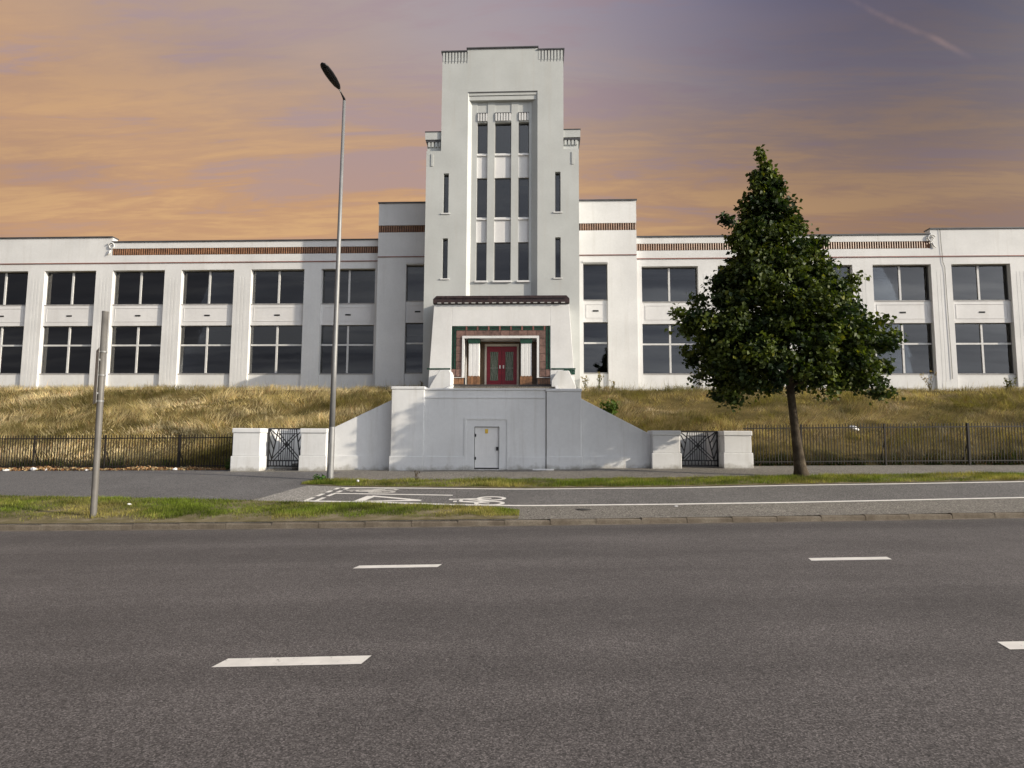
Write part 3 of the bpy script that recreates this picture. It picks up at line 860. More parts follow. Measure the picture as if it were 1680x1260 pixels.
# canopy
can = MB().prism_y([(-5.62, 8.76), (1.56, 8.76), (1.56, 9.00), (1.40, 9.17), (-5.44, 9.17), (-5.62, 9.00)], PY - .10, YT)
can = can.build('canopy', 'black_tile', B, bevel=.02)
n_t = 19
for k in range(n_t):
    xc_ = -5.46 + (k + .5) * (6.86 / n_t); rr = 6.86 / n_t * .47
    half = [(rr * math.cos(q), rr * .55 * math.sin(q)) for q in [math.pi * j / 8 for j in range(9)]]
    vs = [(a, 0, b) for a, b in half] + [(a, 1.1, b + .12) for a, b in half]
    n = len(half); fs = [tuple(range(n)), tuple(range(2 * n - 1, n - 1, -1))] + [(i, i + n, i + 1 + n, i + 1) for i in range(n - 1)] + [(0, n - 1, 2 * n - 1, n)]
    if k == 0: tmesh = MB().raw(vs, fs).mesh('canopy_tile', 'black_tile')
    place(tmesh, 'canopy_tile', can, (xc_, PY - .15 + random.uniform(-.012, .012), 9.02 + random.uniform(-.012, .012)), random.uniform(-.02, .02))
    if k == 0: emesh = MB().box(-.10, .10, -.05, .0, -.05, .0).mesh('tile_glint', 'coping_pale' if 'coping_pale' in M else 'sill')
    place(emesh, 'tile_glint', can, (xc_, PY - .102, 8.80), 0)  # pale blocks paint in the highlights on the tile ends
MB().box(-5.60, 1.54, PY - .05, PY - .001, 8.722, 8.795).build('canopy_bed', 'dark_step', B)
# surround of coloured faience
ds = MB().box(-4.62, -4.0, PY + .06, YT - .1, 4.4, 7.57).box(-.06, .56, PY + .06, YT - .1, 4.4, 7.57).box(-4.0, -.06, PY + .06, YT - .1, 6.98, 7.57).build('door_surround', 'dark_step', B)
def tile(x0, x1, z0, z1, mt, y=PY + .02, d=.04):
    MB().box(x0 + .006, x1 - .006, y - random.uniform(0, .008), y + d, z0 + .006, z1 - .006).build('tile', mt, ds)
nt = 8; tw_ = (4.72) / nt
for k in range(nt):
    a = -4.38 + k * 4.68 / nt; b = a + 4.68 / nt
    tile(a, b - .10, 7.475, 7.565, 'green_tile'); tile(a, b - .10, 7.345, 7.43, 'green_tile'); tile(b - .09, b, 7.345, 7.565, 'redline')
for x0, sg in ((-4.62, 1), (.56, -1)):
    for j in range(6):
        z0 = 5.30 + j * .375; z1 = z0 + .37
        for u in (.0, .14):
            a = x0 + sg * u; b = x0 + sg * (u + .085)
            tile(min(a, b), max(a, b), z0, z1, 'green_tile')
    tile(min(x0, x0 + sg * .23), max(x0, x0 + sg * .23), 4.9, 5.29, 'pink_tile'); 
    for j in range(6):
        z0 = 4.90 + j * .405
        a = x0 + sg * .245; b = x0 + sg * .56
        tile(min(a, b), max(a, b), z0, z0 + .40, 'pink_tile')
    for j in range(5):
        a = x0 + sg * (.0 + j * .135); b = a + sg * .13
        tile(min(a, b), max(a, b), 4.5, 4.83, 'brick_tile')
for k in range(10):
    a = -4.36 + k * .466; tile(a, a + .462, 7.055 if 0 < k < 9 else 7.32, 7.335, 'pink_tile') if 0 < k < 9 else tile(a, a + .462, 7.06, 7.335, 'pink_tile')
fr = MB().box(-4.055, -3.94, PY - .03, PY + .35, 4.86, 6.92).box(-.14, -.025, PY - .03, PY + .35, 4.86, 6.92).box(-4.055, -.025, PY - .03, PY + .35, 6.921, 7.045)
fr.build('architrave', 'white', B)
MB().box(-4.66, -3.93, PY - .06, PY + .3, 4.835, 4.858).box(-.15, .60, PY - .06, PY + .3, 4.835, 4.858).build('base_ledge', 'white', B)
# lobby behind the opening
DY = 32.62
lb = MB().box(-3.94, -.14, PY + .36, DY + .3, 6.93, 6.97).box(-4.0, -3.95, PY + .36, DY + .3, 4.4, 6.92).box(-.13, -.08, PY + .36, DY + .3, 4.4, 6.92)
lb.build('lobby_lining', 'white', B)
MB().box(-3.94, -2.97, DY + .05, DY + .25, 4.4, 6.92).box(-1.11, -.14, DY + .05, DY + .25, 4.4, 6.92).box(-2.97, -1.11, DY + .05, DY + .25, 6.80, 6.92).build('lobby_back', 'gold_tile', B)
for x0, x1 in ((-3.72, -3.16), (-.98, -.42)):
    y0 = PY + .08
    c = MB()
    for k in range(3):
        a = x0 + k * (x1 - x0) / 3; b = a + (x1 - x0) / 3
        c.prism_z([(a, y0 + .014), (a + .02, y0), (b - .02, y0), (b, y0 + .014), (b, y0 + .4), (a, y0 + .4)], 4.93, 6.66)
    c.build('porch_column', 'white', B)
    MB().box(x0 - .03, x1 + .03, y0 - .04, y0 + .44, 6.665, 6.925).build('column_capital', 'green_tile', B)
    bs = MB().box(x0 - .02, x1 + .02, y0 + .0, y0 + .42, 4.4, 4.925).build('column_base', 'gold_tile', B)
    for k in range(4):
        a = x0 - .04 + k * (x1 - x0 + .08) / 4
        MB().prism_y([(a + .005, 4.46), (a + .15, 4.46), (a + .15, 4.90), (a + .078, 4.96), (a + .005, 4.90)], y0 - .035, y0 - .002).build('tile', 'brick_tile', bs)
# red double doors
dfr = MB().box(-2.96, -2.86, DY - .05, DY + .08, 4.46, 6.78).box(-1.22, -1.12, DY - .05, DY + .08, 4.46, 6.78).box(-2.86, -1.22, DY - .05, DY + .08, 6.66, 6.78).build('door_frame', 'cream', B)
for x0, x1, sg in ((-2.855, -2.045, 1), (-2.035, -1.225, -1)):
    d = MB(); wd = x1 - x0; gx0, gx1 = x0 + .19, x1 - .19; gz0, gz1 = 4.80, 6.36
    d.box(x0, gx0, DY, DY + .06, 4.47, 6.65).box(gx1, x1, DY, DY + .06, 4.47, 6.65).box(gx0, gx1, DY, DY + .06, 4.47, gz0).box(gx0, gx1, DY, DY + .06, gz1, 6.65)
    d = d.build('door', 'burgundy', B); d['label'] = 'burgundy door leaf with patterned green glass panel'
    MB().box(gx0, gx1, DY + .025, DY + .035, gz0, gz1).build('door_glass', 'door_glass', d)
    gm = MB(); cxm = (gx0 + gx1) / 2; zm = (gz0 + gz1) / 2 - .1
    for u in (-.5, -.25, 0, .25, .5):
        gm.bar((cxm + u * (gx1 - gx0), DY + .018, gz1), (cxm + u * .16, DY + .018, zm), .016, .012)
        gm.bar((cxm + u * (gx1 - gx0), DY + .018, gz0), (cxm + u * .16, DY + .018, zm), .016, .012)
    gm.box(gx0, gx1, DY + .012, DY + .024, zm - .012, zm + .012)
    gm.build('glass_tracery', 'lead', d)
    hx = x1 - .09 if sg > 0 else x0 + .09
    MB().box(hx - .035, hx + .035, DY - .05, DY - .001, 5.45, 5.62).build('handle', 'handle', d)
MB().box(-4.7, .64, PY - .35, DY + .24, 4.28, 4.458).build('doorstep', 'dark_step', B)
# cheek walls either side of the top step
for sg, xs2 in ((-1, [(-5.72, 3.9), (-4.47, 3.9), (-4.47, 4.95), (-4.55, 5.12), (-5.05, 5.12), (-5.45, 4.45)]), (1, [(.58, 3.9), (1.90, 3.9), (1.90, 4.45), (1.42, 4.45), (1.30, 4.95), (1.12, 5.12), (.82, 5.12), (.62, 4.6)])):
    m = MB()
    if sg < 0: m.prism_y(xs2, PY - 1.1, PY - .05)
    else:
        m.prism_y([(.60, 3.9), (1.88, 3.9), (1.80, 4.35), (1.48, 5.10), (.90, 5.10), (.60, 4.6)], PY - 1.0, PY - .05)
    m.build('cheek_wall', 'white_low', B, bevel=.02)

# ================================================================ entrance stair podium
ax = -1.77
pod = empty('entrance_podium', (0, 0, 0)); tag(pod, 'white rendered stair podium with a small hatch door below the main entrance', 'podium')
py = 20.0
zb = .45
pm = MB()
dx0, dx1, dz1 = -2.14, -1.32, 2.08
pm.box(-3.80, dx0, py, py + .35, zb, 3.28).box(dx1, .20, py, py + .35, zb, 3.28).box(dx0, dx1, py, py + .35, dz1, 3.28)
pm.build('front_wall', 'white_low', pod)
for x0, x1, tp in ((-4.90, -3.803, 3.40), (.225, 1.36, 3.33)):
    m = MB().box(x0, x1, py - .05, py + 1.95, zb, tp - .10); m.box(x0 - .02, x1 + .02, py - .07, py + 1.97, tp - .099, tp)
    m.build('corner_pier', 'white_low', pod, bevel=.02)
MB().box(-3.80, .20, py - .03, py + .40, 3.282, 3.34).build('parapet_cap', 'white_low', pod, bevel=.012)
MB().box(-3.80, .20, py - .02, py - .001, 3.02, 3.05).build('wall_moulding', 'white_low', pod)
MB().box(-3.80, dx0 - .33, py - .025, py - .001, zb, 1.10).build('plinth', 'white_low', pod, bevel=.01)
MB().box(dx1 + .32, .20, py - .025, py - .001, zb, 1.10).build('plinth', 'white_low', pod, bevel=.01)
MB().box(-4.93, -3.80, py - .075, py - .051, zb, 1.10).build('plinth', 'white_low', pod, bevel=.01)
MB().box(.225, 1.39, py - .075, py - .051, zb, 1.12).build('plinth', 'white_low', pod, bevel=.01)
MB().box(.201, .224, py + .02, py + .03, zb, 3.3).build('open_joint', 'crack', pod)
sm = MB().box(-2.47, -2.40, py - .02, py - .001, .66, 2.38).box(-1.07, -1.00, py - .02, py - .001, .66, 2.38).box(-2.40, -1.07, py - .02, py - .001, 2.31, 2.38); sm.build('door_moulding', 'white_low', pod)
hd_ = MB().box(dx0 + .018, dx1 - .018, py + .06, py + .10, .74, dz1 - .02).build('hatch_door', 'door_white', pod); hd_['label'] = 'small white painted metal hatch door'
MB().box(dx0, dx1, py + .11, py + .13, zb, dz1).build('door_backing', 'crack', pod)
MB().box(-1.79, -1.69, py + .052, py + .059, 1.86, 2.0).build('warning_sticker', 'yellow', hd_)
for z in (1.0, 1.75): MB().box(dx0 - .01, dx0 + .06, py + .03, py + .059, z, z + .09).build('hinge', 'iron', hd_)
MB().box(dx1 - .10, dx1 - .03, py + .03, py + .059, 1.3, 1.42).build('hasp', 'iron', hd_)
MB().box(dx0 - .12, dx1 + .12, py - .12, py - .001, .5, .70).build('door_step', 'white_low', pod)
# raking walls
rk = MB().prism_y([(-7.06, zb), (-4.90, zb), (-4.90, 3.02), (-6.95, 2.04), (-7.06, 2.0)], py + .38, py + .75).build('raking_wall', 'white_low', pod, bevel=.015)
rk = MB().prism_y([(1.36, zb), (3.70, zb), (3.70, 1.86), (3.62, 1.88), (1.36, 3.05)], py + .38, py + .75).build('raking_wall', 'white_low', pod, bevel=.015)
MB().box(-7.0, -4.93, py + .355, py + .379, zb, 1.09).build('plinth', 'white_low', pod)
MB().box(1.40, 3.62, py + .355, py + .379, zb, 1.12).build('plinth', 'white_low', pod)
# wall that holds the bank up behind the flights
MB().prism_y([(-9.42, zb), (-4.90, zb), (-4.90, 2.95), (-6.95, 2.02), (-9.42, 2.02)], py + 1.98, py + 2.2).box(-9.42, -9.22, py + .9, py + 1.98, zb, 2.02).build('back_wall', 'white_low', pod)
MB().prism_y([(1.36, zb), (6.02, zb), (6.02, 1.94), (3.62, 1.94), (1.36, 2.95)], py + 1.98, py + 2.2).box(5.82, 6.02, py + .9, py + 1.98, zb, 1.94).build('back_wall', 'white_low', pod)
for k in range(13):
    z1 = .62 + (k + 1) * .176
    MB().box(-8.5 + k * .275, -4.92, py + .76, py + 1.97, z1 - .176, z1).build('step', 'pave', pod)
    MB().box(1.38, 4.95 - k * .275, py + .76, py + 1.97, z1 - .176 + .06, z1 + .0).build('step', 'pave', pod)
MB().box(-9.2, -8.4, py + .4, py + 1.97, .40, .625).box(4.90, 5.8, py + .4, py + 1.97, .5, .74).build('stair_foot', 'pave', pod)
MB().box(-3.78, .18, py + .36, py + 2.6, 2.7, 2.91).build('landing', 'pave', pod)
for k in range(9):
    MB().box(-4.3, .75, py + 2.6 + k * .95, py + 11.1, 2.78 + k * .165, 2.945 + k * .165).build('step', 'pave', pod)
for sgx in (-4.45, .76): MB().prism_x([(py + 1.98, 2.2), (py + 10.4, 2.2), (py + 10.4, 4.35), (py + 1.98, 2.98)], sgx, sgx + .14).build('path_edging', 'white_low', pod)

# ================================================================ gate piers and gates
def pier(x0, x1, zt, label):
    gz = float(ground_z((x0 + x1) / 2, py))
    r = empty('gate_pier', ((x0 + x1) / 2, py + .5, gz)); tag(r, label, 'gate pier', 'white piers of the two gateways')
    h = zt - gz; wd = x1 - x0
    MB().box(-wd / 2, wd / 2, -.42, .42, -.1, .50).build('plinth', 'white_low', r, bevel=.02)
    MB().box(-wd / 2 + .035, wd / 2 - .035, -.385, .385, .501, h - .16).build('shaft', 'white_low', r, bevel=.02)
    MB().box(-wd / 2 + .005, wd / 2 - .005, -.415, .415, h - .159, h).build('cap', 'white_low', r, bevel=.03)
    return r
pier(-10.33, -9.32, 2.0, 'leftmost white gate pier, at the end of the left railings')
pier(-8.01, -7.07, 2.0, 'white gate pier between the left gate and the lamp post')
pier(3.64, 4.60, 1.98, 'white gate pier left of the right gate, partly in tree shade')
pier(5.93, 6.88, 1.98, 'sunlit rightmost white gate pier, at the start of the right railings')

def gate(x0, x1, z0, z1, flip, label):
    W = x1 - x0; H = z1 - z0
    r = empty('iron_gate', (x0, py + .62, z0)); tag(r, label, 'gate', 'art deco iron gates')
    def T(u, v): return ((1 - u if flip else u) * W, 0, (1 - v) * H)
    def bars(lst, name, wd, dep=.02, joined=False):
        for p, q in lst: MB().bar(T(*p), T(*q), wd, dep).build(name, 'iron', r)
    f = MB()
    for p, q in (((0, 0), (1, 0)), ((.0, .83), (1, .83)), ((0, .97), (1, .97))): f.bar(T(*p), T(*q), .045, .036)
    for u in (.012, .988): f.bar(T(u, 0), T(u, 1.0), .055, .036)
    f.build('gate_frame', 'iron', r)
    MB().bar(T(.27, .13), T(.78, .13), .03, .028).build('cross_rail', 'iron', r)
    bars([((.27, .0), (.10, .83)), ((.76, 0), (.90, .83)), ((.03, .0), (.235, .17)), ((.03, .02), (.20, .34)), ((.02, .20), (.16, .55)), ((.02, .50), (.11, .80)),
          ((.97, .0), (.78, .17)), ((.97, .04), (.82, .35)), ((.985, .22), (.86, .56)), ((.98, .55), (.89, .80))], 'brace', .034, .024)
    for a, b in (((.27, .14), (.86, .80)), ((.76, .14), (.14, .80))):
        d = Vector((b[0] - a[0], b[1] - a[1])).normalized(); n = Vector((-d.y, d.x)) * .033
        for s in (-1, 1): bars([((a[0] + n.x * s, a[1] + n.y * s), (b[0] + n.x * s, b[1] + n.y * s))], 'diagonal_strap', .028, .022)
    bars([((.30 + .058 * k, .0), (.30 + .058 * k, .83)) for k in range(8)], 'picket', .021, .016)
    bars([((.08 + .084 * k, .83), (.08 + .084 * k, .97)) for k in range(11)], 'toe_bar', .03, .012)
    cu, cv = (.515, .425)
    c = Vector(T(cu, cv)); k_ = .06
    MB().prism_y([(c.x - k_, c.z), (c.x, c.z - k_ * 1.1), (c.x + k_, c.z), (c.x, c.z + k_ * 1.1)], -.04, .03).build('boss', 'iron', r)
    l = Vector(T(.955, .40)); MB().box(l.x - .05, l.x + .05, -.035, .035, l.z - .06, l.z + .06).build('lock_box', 'iron', r)
gate(-9.30, -8.03, .68, 1.99, False, 'black iron gate with crossed straps, left of the lamp post')
gate(4.62, 5.91, .80, 1.96, True, 'black iron gate with crossed straps, left of the street tree')
# ================================================================ railings
FY = 21.12
pk = MB()
s = .010
pk.raw([(-s, -s, 0), (s, -s, 0), (s, s, 0), (-s, s, 0), (-s, -s, 1), (s, -s, 1), (s, s, 1), (-s, s, 1), (0, 0, 1.035)],
       [(0, 1, 5, 4), (1, 2, 6, 5), (2, 3, 7, 6), (3, 0, 4, 7), (4, 5, 8), (5, 6, 8), (6, 7, 8), (7, 4, 8), (3, 2, 1, 0)])
pk_mesh = pk.mesh('picket', 'iron_rust')
post_mesh = MB().box(-.025, .025, -.025, .025, -.1, 1.28).raw([(-.012, .02, .75), (.012, .02, .75), (.012, .04, .75), (-.012, .04, .75), (-.012, .42, -.15), (.012, .42, -.15), (.012, .46, -.15), (-.012, .46, -.15)],
        [(0, 1, 5, 4), (1, 2, 6, 5), (2, 3, 7, 6), (3, 0, 4, 7)]).mesh('post', 'iron_rust')
def fence(x0, x1, lo, hi, ht, label, far):
    r = empty('railing_fence', ((x0 + x1) / 2, FY, float(ground_z((x0 + x1) / 2, FY)))); tag(r, label, 'railings')
    bx_, bz_ = r.location.x, r.location.z
    zf = lambda x: float(gx(x)) + .715 - bz_
    def rail(a, b, h):
        n = 12; vs = []; fs = []
        for i in range(n + 1):
            x = a + (b - a) * i / n; z = zf(x) + h
            vs += [(x - bx_, -.012, z - .018), (x - bx_, .012, z - .018), (x - bx_, .012, z + .018), (x - bx_, -.012, z + .018)]
        for i in range(n):
            for k in range(4): fs.append((4 * i + k, 4 * i + (k + 1) % 4, 4 * i + 4 + (k + 1) % 4, 4 * i + 4 + k))
        MB().raw(vs, fs).build('rail', 'iron_rust', r)
    rail(x0, x1, .13); rail(x0, x1, ht - .10)
    n = int((hi - lo) / .098)
    for i in range(n + 1):
        x = lo + (hi - lo) * i / n
        place(pk_mesh, 'picket', r, (x - bx_, 0, zf(x) + .05 + random.uniform(-.008, .008)), random.uniform(-.2, .2), (1, 1, ht - .05 + random.uniform(-.012, .012)))
    far_m = MB()
    for a, b in far:
        for i in range(int((b - a) / .1)):
            x = a + i * .1; far_m.box(x - bx_ - .008, x - bx_ + .008, -.008, .008, zf(x) + .05, zf(x) + ht)
    stuff(far_m.build('picket_run', 'iron_rust', r))
    xp = x1 - .05 if x1 < 0 else x0 + .05
    sg = -1 if x1 < 0 else 1
    first = True
    posts = [-12.73, -15.43, -18.05, -20.7] if sg < 0 else [8.85, 11.6, 14.32, 17.0]
    for x in posts: place(post_mesh, 'post', r, (x - bx_, .0, zf(x)), random.uniform(-.03, .03), (1, 1, ht / 1.26))
    return r
fence(-48, -10.36, -21.5, -10.42, 1.22, 'black iron railings left of the gateway, below sunlit dry grass', [(-48, -21.6)])
fence(6.92, 44, 6.98, 18.2, 1.36, 'black iron railings right of the gateway, behind the street tree', [(18.3, 44)])

# ================================================================ street lamp
lz = float(ground_z(-5.96, 17.28))
L = empty('street_lamp', (-5.96, 17.28, lz)); tag(L, 'tall grey steel lamp post with a black lantern', 'street lamp')
def rel(p): return (p[0] + 5.96, p[1] - 17.28, p[2] - lz)
top_p = (-5.885, 17.28, 11.80)
lerp = lambda t: (-5.96 + (top_p[0] + 5.96) * t, 17.28, lz + (top_p[2] - lz) * t)
MB().tube([rel(lerp(t)) for t in (-.02, .0, .12, .135)], [.098, .095, .093, .080], 20, False).build('base_section', 'galv', L, smooth=True)
MB().tube([rel(lerp(t)) for t in (.130, .3, .6, 1.0)], [.081, .074, .060, .044], 20).build('column', 'galv', L, smooth=True)
MB().box(-.04, .04, -.101, -.09, .45, 1.05).build('access_door', 'galv', L)
arm_end = (-5.944, 16.95, 12.0); tip = (-6.16, 16.1, 12.25)
MB().tube([rel(top_p), rel((-5.89, 17.27, 11.86)), rel(arm_end)], [.043, .04, .028], 14).build('arm', 'lantern', L, smooth=True)
# lantern: shallow cobra-head shell
a = Vector(rel(arm_end)); b = Vector(rel(tip)); d = (b - a); ln = d.length; d.normalize()
sx_ = d.cross(Vector((0, 0, 1))).normalized(); up = sx_.cross(d).normalized()
vs = []; fs = []; NS = 18
prof_ = [(-.03, .03, .03), (.0, .055, .05), (.12, .105, .07), (.35, .135, .085), (.6, .145, .085), (.85, .125, .07), (.95, .085, .05), (1.0, .03, .02)]
for t, wd, hh in prof_:
    for k in range(NS):
        q = 2 * math.pi * k / NS; h = math.sin(q) * hh * (1.0 if math.sin(q) > 0 else .55)
        vs.append(a + d * (ln * t) + sx_ * (math.cos(q) * wd) + up * h)
for i in range(len(prof_) - 1):
    for k in range(NS): fs.append((i * NS + k, i * NS + (k + 1) % NS, (i + 1) * NS + (k + 1) % NS, (i + 1) * NS + k))
fs.append(tuple(range(NS - 1, -1, -1))); fs.append(tuple(range((len(prof_) - 1) * NS, len(prof_) * NS)))
lan = MB().raw(vs, fs).build('lantern', 'lantern', L, smooth=True)
vs = [a + d * (ln * t) + sx_ * x_ + up * -.052 for t, x_ in ((.35, -.07), (.85, -.07), (.85, .07), (.35, .07))]
vs += [v - up * .012 for v in vs]
MB().raw(vs, [(0, 1, 2, 3), (7, 6, 5, 4), (0, 4, 5, 1), (1, 5, 6, 2), (2, 6, 7, 3), (3, 7, 4, 0)]).build('lens', 'lens', lan)

# ================================================================ sign post, plate seen on edge
sz = float(ground_z(-9.26, 12.48))
S = empty('sign_post', (-9.26, 12.48, sz)); tag(S, 'grey metal sign post on the grass verge, its sign plate edge-on', 'sign post')
MB().tube([(-.02, 0, -.1), (-.02, 0, 0), (-.03, 0, 2.2), (-.045, 0, 4.32)], [.062] * 4, 18).build('pole', 'pole_grey', S, smooth=True)
MB().tube([(-.045, 0, 4.32), (-.045, 0, 4.345)], [.066, .06], 18).build('pole_cap', 'pole_grey', S)
vd = Vector((-9.26, 12.48)).normalized()                       # the plate stands nearly in line with the view from the road
ang = math.atan2(vd.y, vd.x) + math.radians(5.5)
pl_ = MB().box(-.30, .30, -.004, .004, 2.36, 3.52).box(-.28, .28, -.03, -.004, 2.55, 2.585).box(-.28, .28, -.03, -.004, 3.25, 3.285).build('sign_plate', 'plate_grey', S)
n_ = Vector((-math.sin(ang), math.cos(ang), 0))
pl_.location = (-.03 + n_.x * .10, n_.y * .10, 0); pl_.rotation_euler = (0, 0, ang)
for z in (2.40, 2.95, 3.45):
    c = MB().tube([(-.034, 0, z), (-.034, 0, z + .035)], [.072, .072], 18).build('clip', 'galv', S, smooth=False)
    c2 = MB().box(-.035, .035, -.005, .11, 0, .03).build('clip_bracket', 'galv', S); c2.location = (-.034, 0, z + .002); c2.rotation_euler = (0, 0, ang)

# ================================================================ street tree
def tint_mesh(name, V, F, C, material, smooth=False):
    """big mesh from arrays with a colour stored for each point"""
    me = bpy.data.meshes.new(name)
    nv = len(V); k = F.shape[1]; nf = len(F)
    me.vertices.add(nv); me.vertices.foreach_set('co', np.ascontiguousarray(V, dtype=np.float32).ravel())
    me.loops.add(nf * k); me.loops.foreach_set('vertex_index', np.ascontiguousarray(F, dtype=np.int32).ravel())
    me.polygons.add(nf); me.polygons.foreach_set('loop_start', np.arange(0, nf * k, k, dtype=np.int32))
    me.polygons.foreach_set('loop_total', np.full(nf, k, dtype=np.int32))
    me.update(calc_edges=True); me.validate()
    at = me.color_attributes.new('tint', 'FLOAT_COLOR', 'POINT')
    at.data.foreach_set('color', np.ascontiguousarray(np.concatenate([C, np.ones((nv, 1))], 1), dtype=np.float32).ravel())
    me.materials.append(M[material])
    if smooth: me.polygons.foreach_set('use_smooth', [True] * nf)
    return me
def unit(v): return v / np.maximum(np.linalg.norm(v, axis=-1, keepdims=True), 1e-9)
def leaves_at(C0, size, rnd, tints, droop=.35, out=None):
    """folded leaf-shaped faces at points C0; returns V, F, tint"""
    n = len(C0)
    d = rnd.normal(size=(n, 3)); d[:, 2] -= droop
    if out is not None: d += out * .9
    d = unit(d)
    r = rnd.normal(size=(n, 3)); r[:, 2] += .9
    if out is not None: r += out * .5
    sd = unit(np.cross(d, r)); nrm = unit(np.cross(sd, d))
    L_ = size * rnd.uniform(.7, 1.35, (n, 1)); W_ = L_ * rnd.uniform(.36, .48, (n, 1))
    base = C0 - d * L_ * .5
    V = np.stack([base, base + d * L_ * .38 + sd * W_ + nrm * W_ * .35, base + d * L_ * 1.02, base + d * L_ * .38 - sd * W_ + nrm * W_ * .35], 1).reshape(-1, 3)
    i = np.arange(n)[:, None] * 4
    F = np.concatenate([i + np.array([[0, 2, 1]]), i + np.array([[0, 3, 2]])])
    return V, F, np.repeat(tints, 4, 0)

TB = (7.45, 17.82); tz = float(ground_z(*TB))
tree = empty('street_tree', (TB[0], TB[1], tz)); tag(tree, 'young conical broadleaf tree on the grass strip before the right wing', 'tree')
def axis(z):            # centre line of the stem, leaning slightly left
    return np.array([np.interp(z, [0.6, 3.1, 5.0, 7.5, 10.2], [7.45, 7.21, 7.08, 6.86, 6.58]), 17.82 + .05 * math.sin(z), z])
tp = [axis(z) for z in (tz - .15, tz, tz + .25, tz + .8, 2.0, 3.1, 4.2, 5.5, 7.0, 8.5, 9.8)]
tr = [.27, .23, .17, .135, .115, .105, .092, .075, .055, .035, .012]
base_t = np.array([TB[0], TB[1], tz])
MB().tube([tuple(p - base_t) for p in tp], tr, 14).build('trunk', 'bark', tree, smooth=True)
profile_z = [3.15, 3.4, 3.7, 4.3, 4.9, 5.5, 6.1, 6.9, 7.5, 8.1, 8.8, 9.4, 10.0, 10.3]
profile_r = [1.7, 2.45, 2.75, 2.95, 2.9, 2.55, 2.0, 1.5, 1.2, 1.0, .66, .38, .17, .04]
crown_r = lambda z: np.interp(z, profile_z, profile_r)
limb = MB(); tips = []
rt = np.random.default_rng(11)
for k in range(46):
    z0 = 3.25 + 6.2 * (k / 45) ** 1.1
    q = k * 2.399963 + rt.uniform(-.3, .3)
    p0 = axis(z0); dirq = np.array([math.cos(q), math.sin(q) * (.47 if math.sin(q) < 0 else .68), 0])
    rise = rt.uniform(.25, .6)
    zt = z0 + rise
    R_ = float(crown_r(zt)) * rt.uniform(.75, 1.0)
    if R_ < .25: continue
    mid = p0 + dirq * R_ * .5 + np.array([0, 0, rise * .75]); end = p0 + dirq * R_ + np.array([0, 0, rise - .18 * R_])
    r0 = .045 * (1 - (z0 - 2.5) / 9) + .008
    limb.tube([tuple(p - base_t) for p in (p0, (p0 + mid) / 2 + [0, 0, .03], mid, end)], [r0, r0 * .8, r0 * .6, .006], 6, False)
    for u in np.linspace(.30, 1.0, max(3, int(R_ / .28))):
        c = p0 * (1 - u) ** 2 + 2 * mid * u * (1 - u) + end * u * u
        for s_ in range(2 if u > .45 else 1):
            tips.append(c + np.array([-dirq[1], dirq[0], 0]) * rt.normal() * .34 * u * min(1, R_ / 1.6) + np.array([0, 0, rt.normal() * .16]))
limb.build('limbs', 'bark', tree, smooth=True)
# extra clumps that fill the crown shell unevenly
for k in range(500):
    z = rt.choice(np.linspace(3.2, 10.25, 200), p=(lambda w_: w_ / w_.sum())(crown_r(np.linspace(3.2, 10.25, 200)) ** 1.4 + .10))
    q = rt.uniform(0, 2 * math.pi); lob = 1 + .11 * math.sin(3 * q + z * 2.1) + .09 * math.sin(5 * q - z * 3.3)
    r_ = float(crown_r(z)) * lob * (.95 if math.cos(q) > 0 else 1.0) * rt.uniform(.40, 1.0) ** .5 * .97
    tips.append(axis(z) + np.array([math.cos(q) * r_, math.sin(q) * r_ * (.47 if math.sin(q) < 0 else .68), 0]))
# stray sprays that break the outline as in the photograph
tips += [np.array(p) for p in ((5.42, 17.6, 8.15), (5.50, 17.55, 8.02), (3.95, 17.5, 5.35), (4.05, 17.5, 5.25), (9.05, 17.6, 6.35), (8.9, 17.7, 6.2), (8.2, 17.6, 7.4), (9.5, 17.5, 4.7), (5.42, 17.4, 2.95), (5.45, 17.4, 2.75), (8.0, 17.3, 3.0), (6.6, 17.8, 10.05), (6.57, 17.8, 10.25))]
Cs = []; Os = []; Ts = []
for c in tips:
    rr = float(crown_r(c[2])); n = int(rt.integers(60, 95)) if rr > .7 else int(rt.integers(40, 60))
    sp_ = rt.uniform(.09, .175) * min(1.0, .42 + rr / 2.2)
    pts = c + rt.normal(size=(n, 3)) * sp_ * np.array([1, 1, .72])
    o_ = unit(pts - axis(float(c[2])))
    clump_tone = rt.uniform(.0, 1.0)  # random tone per clump, its bright end painting sunlit highlights
    t_ = np.array([.014, .031, .009]) * (1 - clump_tone) + np.array([.085, .112, .016]) * clump_tone ** 1.4
    t_ = t_[None] * rt.uniform(.65, 1.4, (n, 1)) * np.array([1, 1, 1])
    yl = rt.random(n) < .05; t_[yl] = t_[yl] * np.array([2.2, 1.7, 1.0])
    Cs.append(pts); Os.append(o_); Ts.append(t_)
Cs = np.concatenate(Cs); Os = np.concatenate(Os); Ts = np.concatenate(Ts)
keep = Cs[:, 2] < 10.42
V, F, T_ = leaves_at(Cs[keep] - base_t, .122, rt, Ts[keep], .45, Os[keep])
o = bpy.data.objects.new('crown', tint_mesh('crown', V, F, T_, 'leaf')); COL.objects.link(o); o.parent = tree
print('leaves', keep.sum())

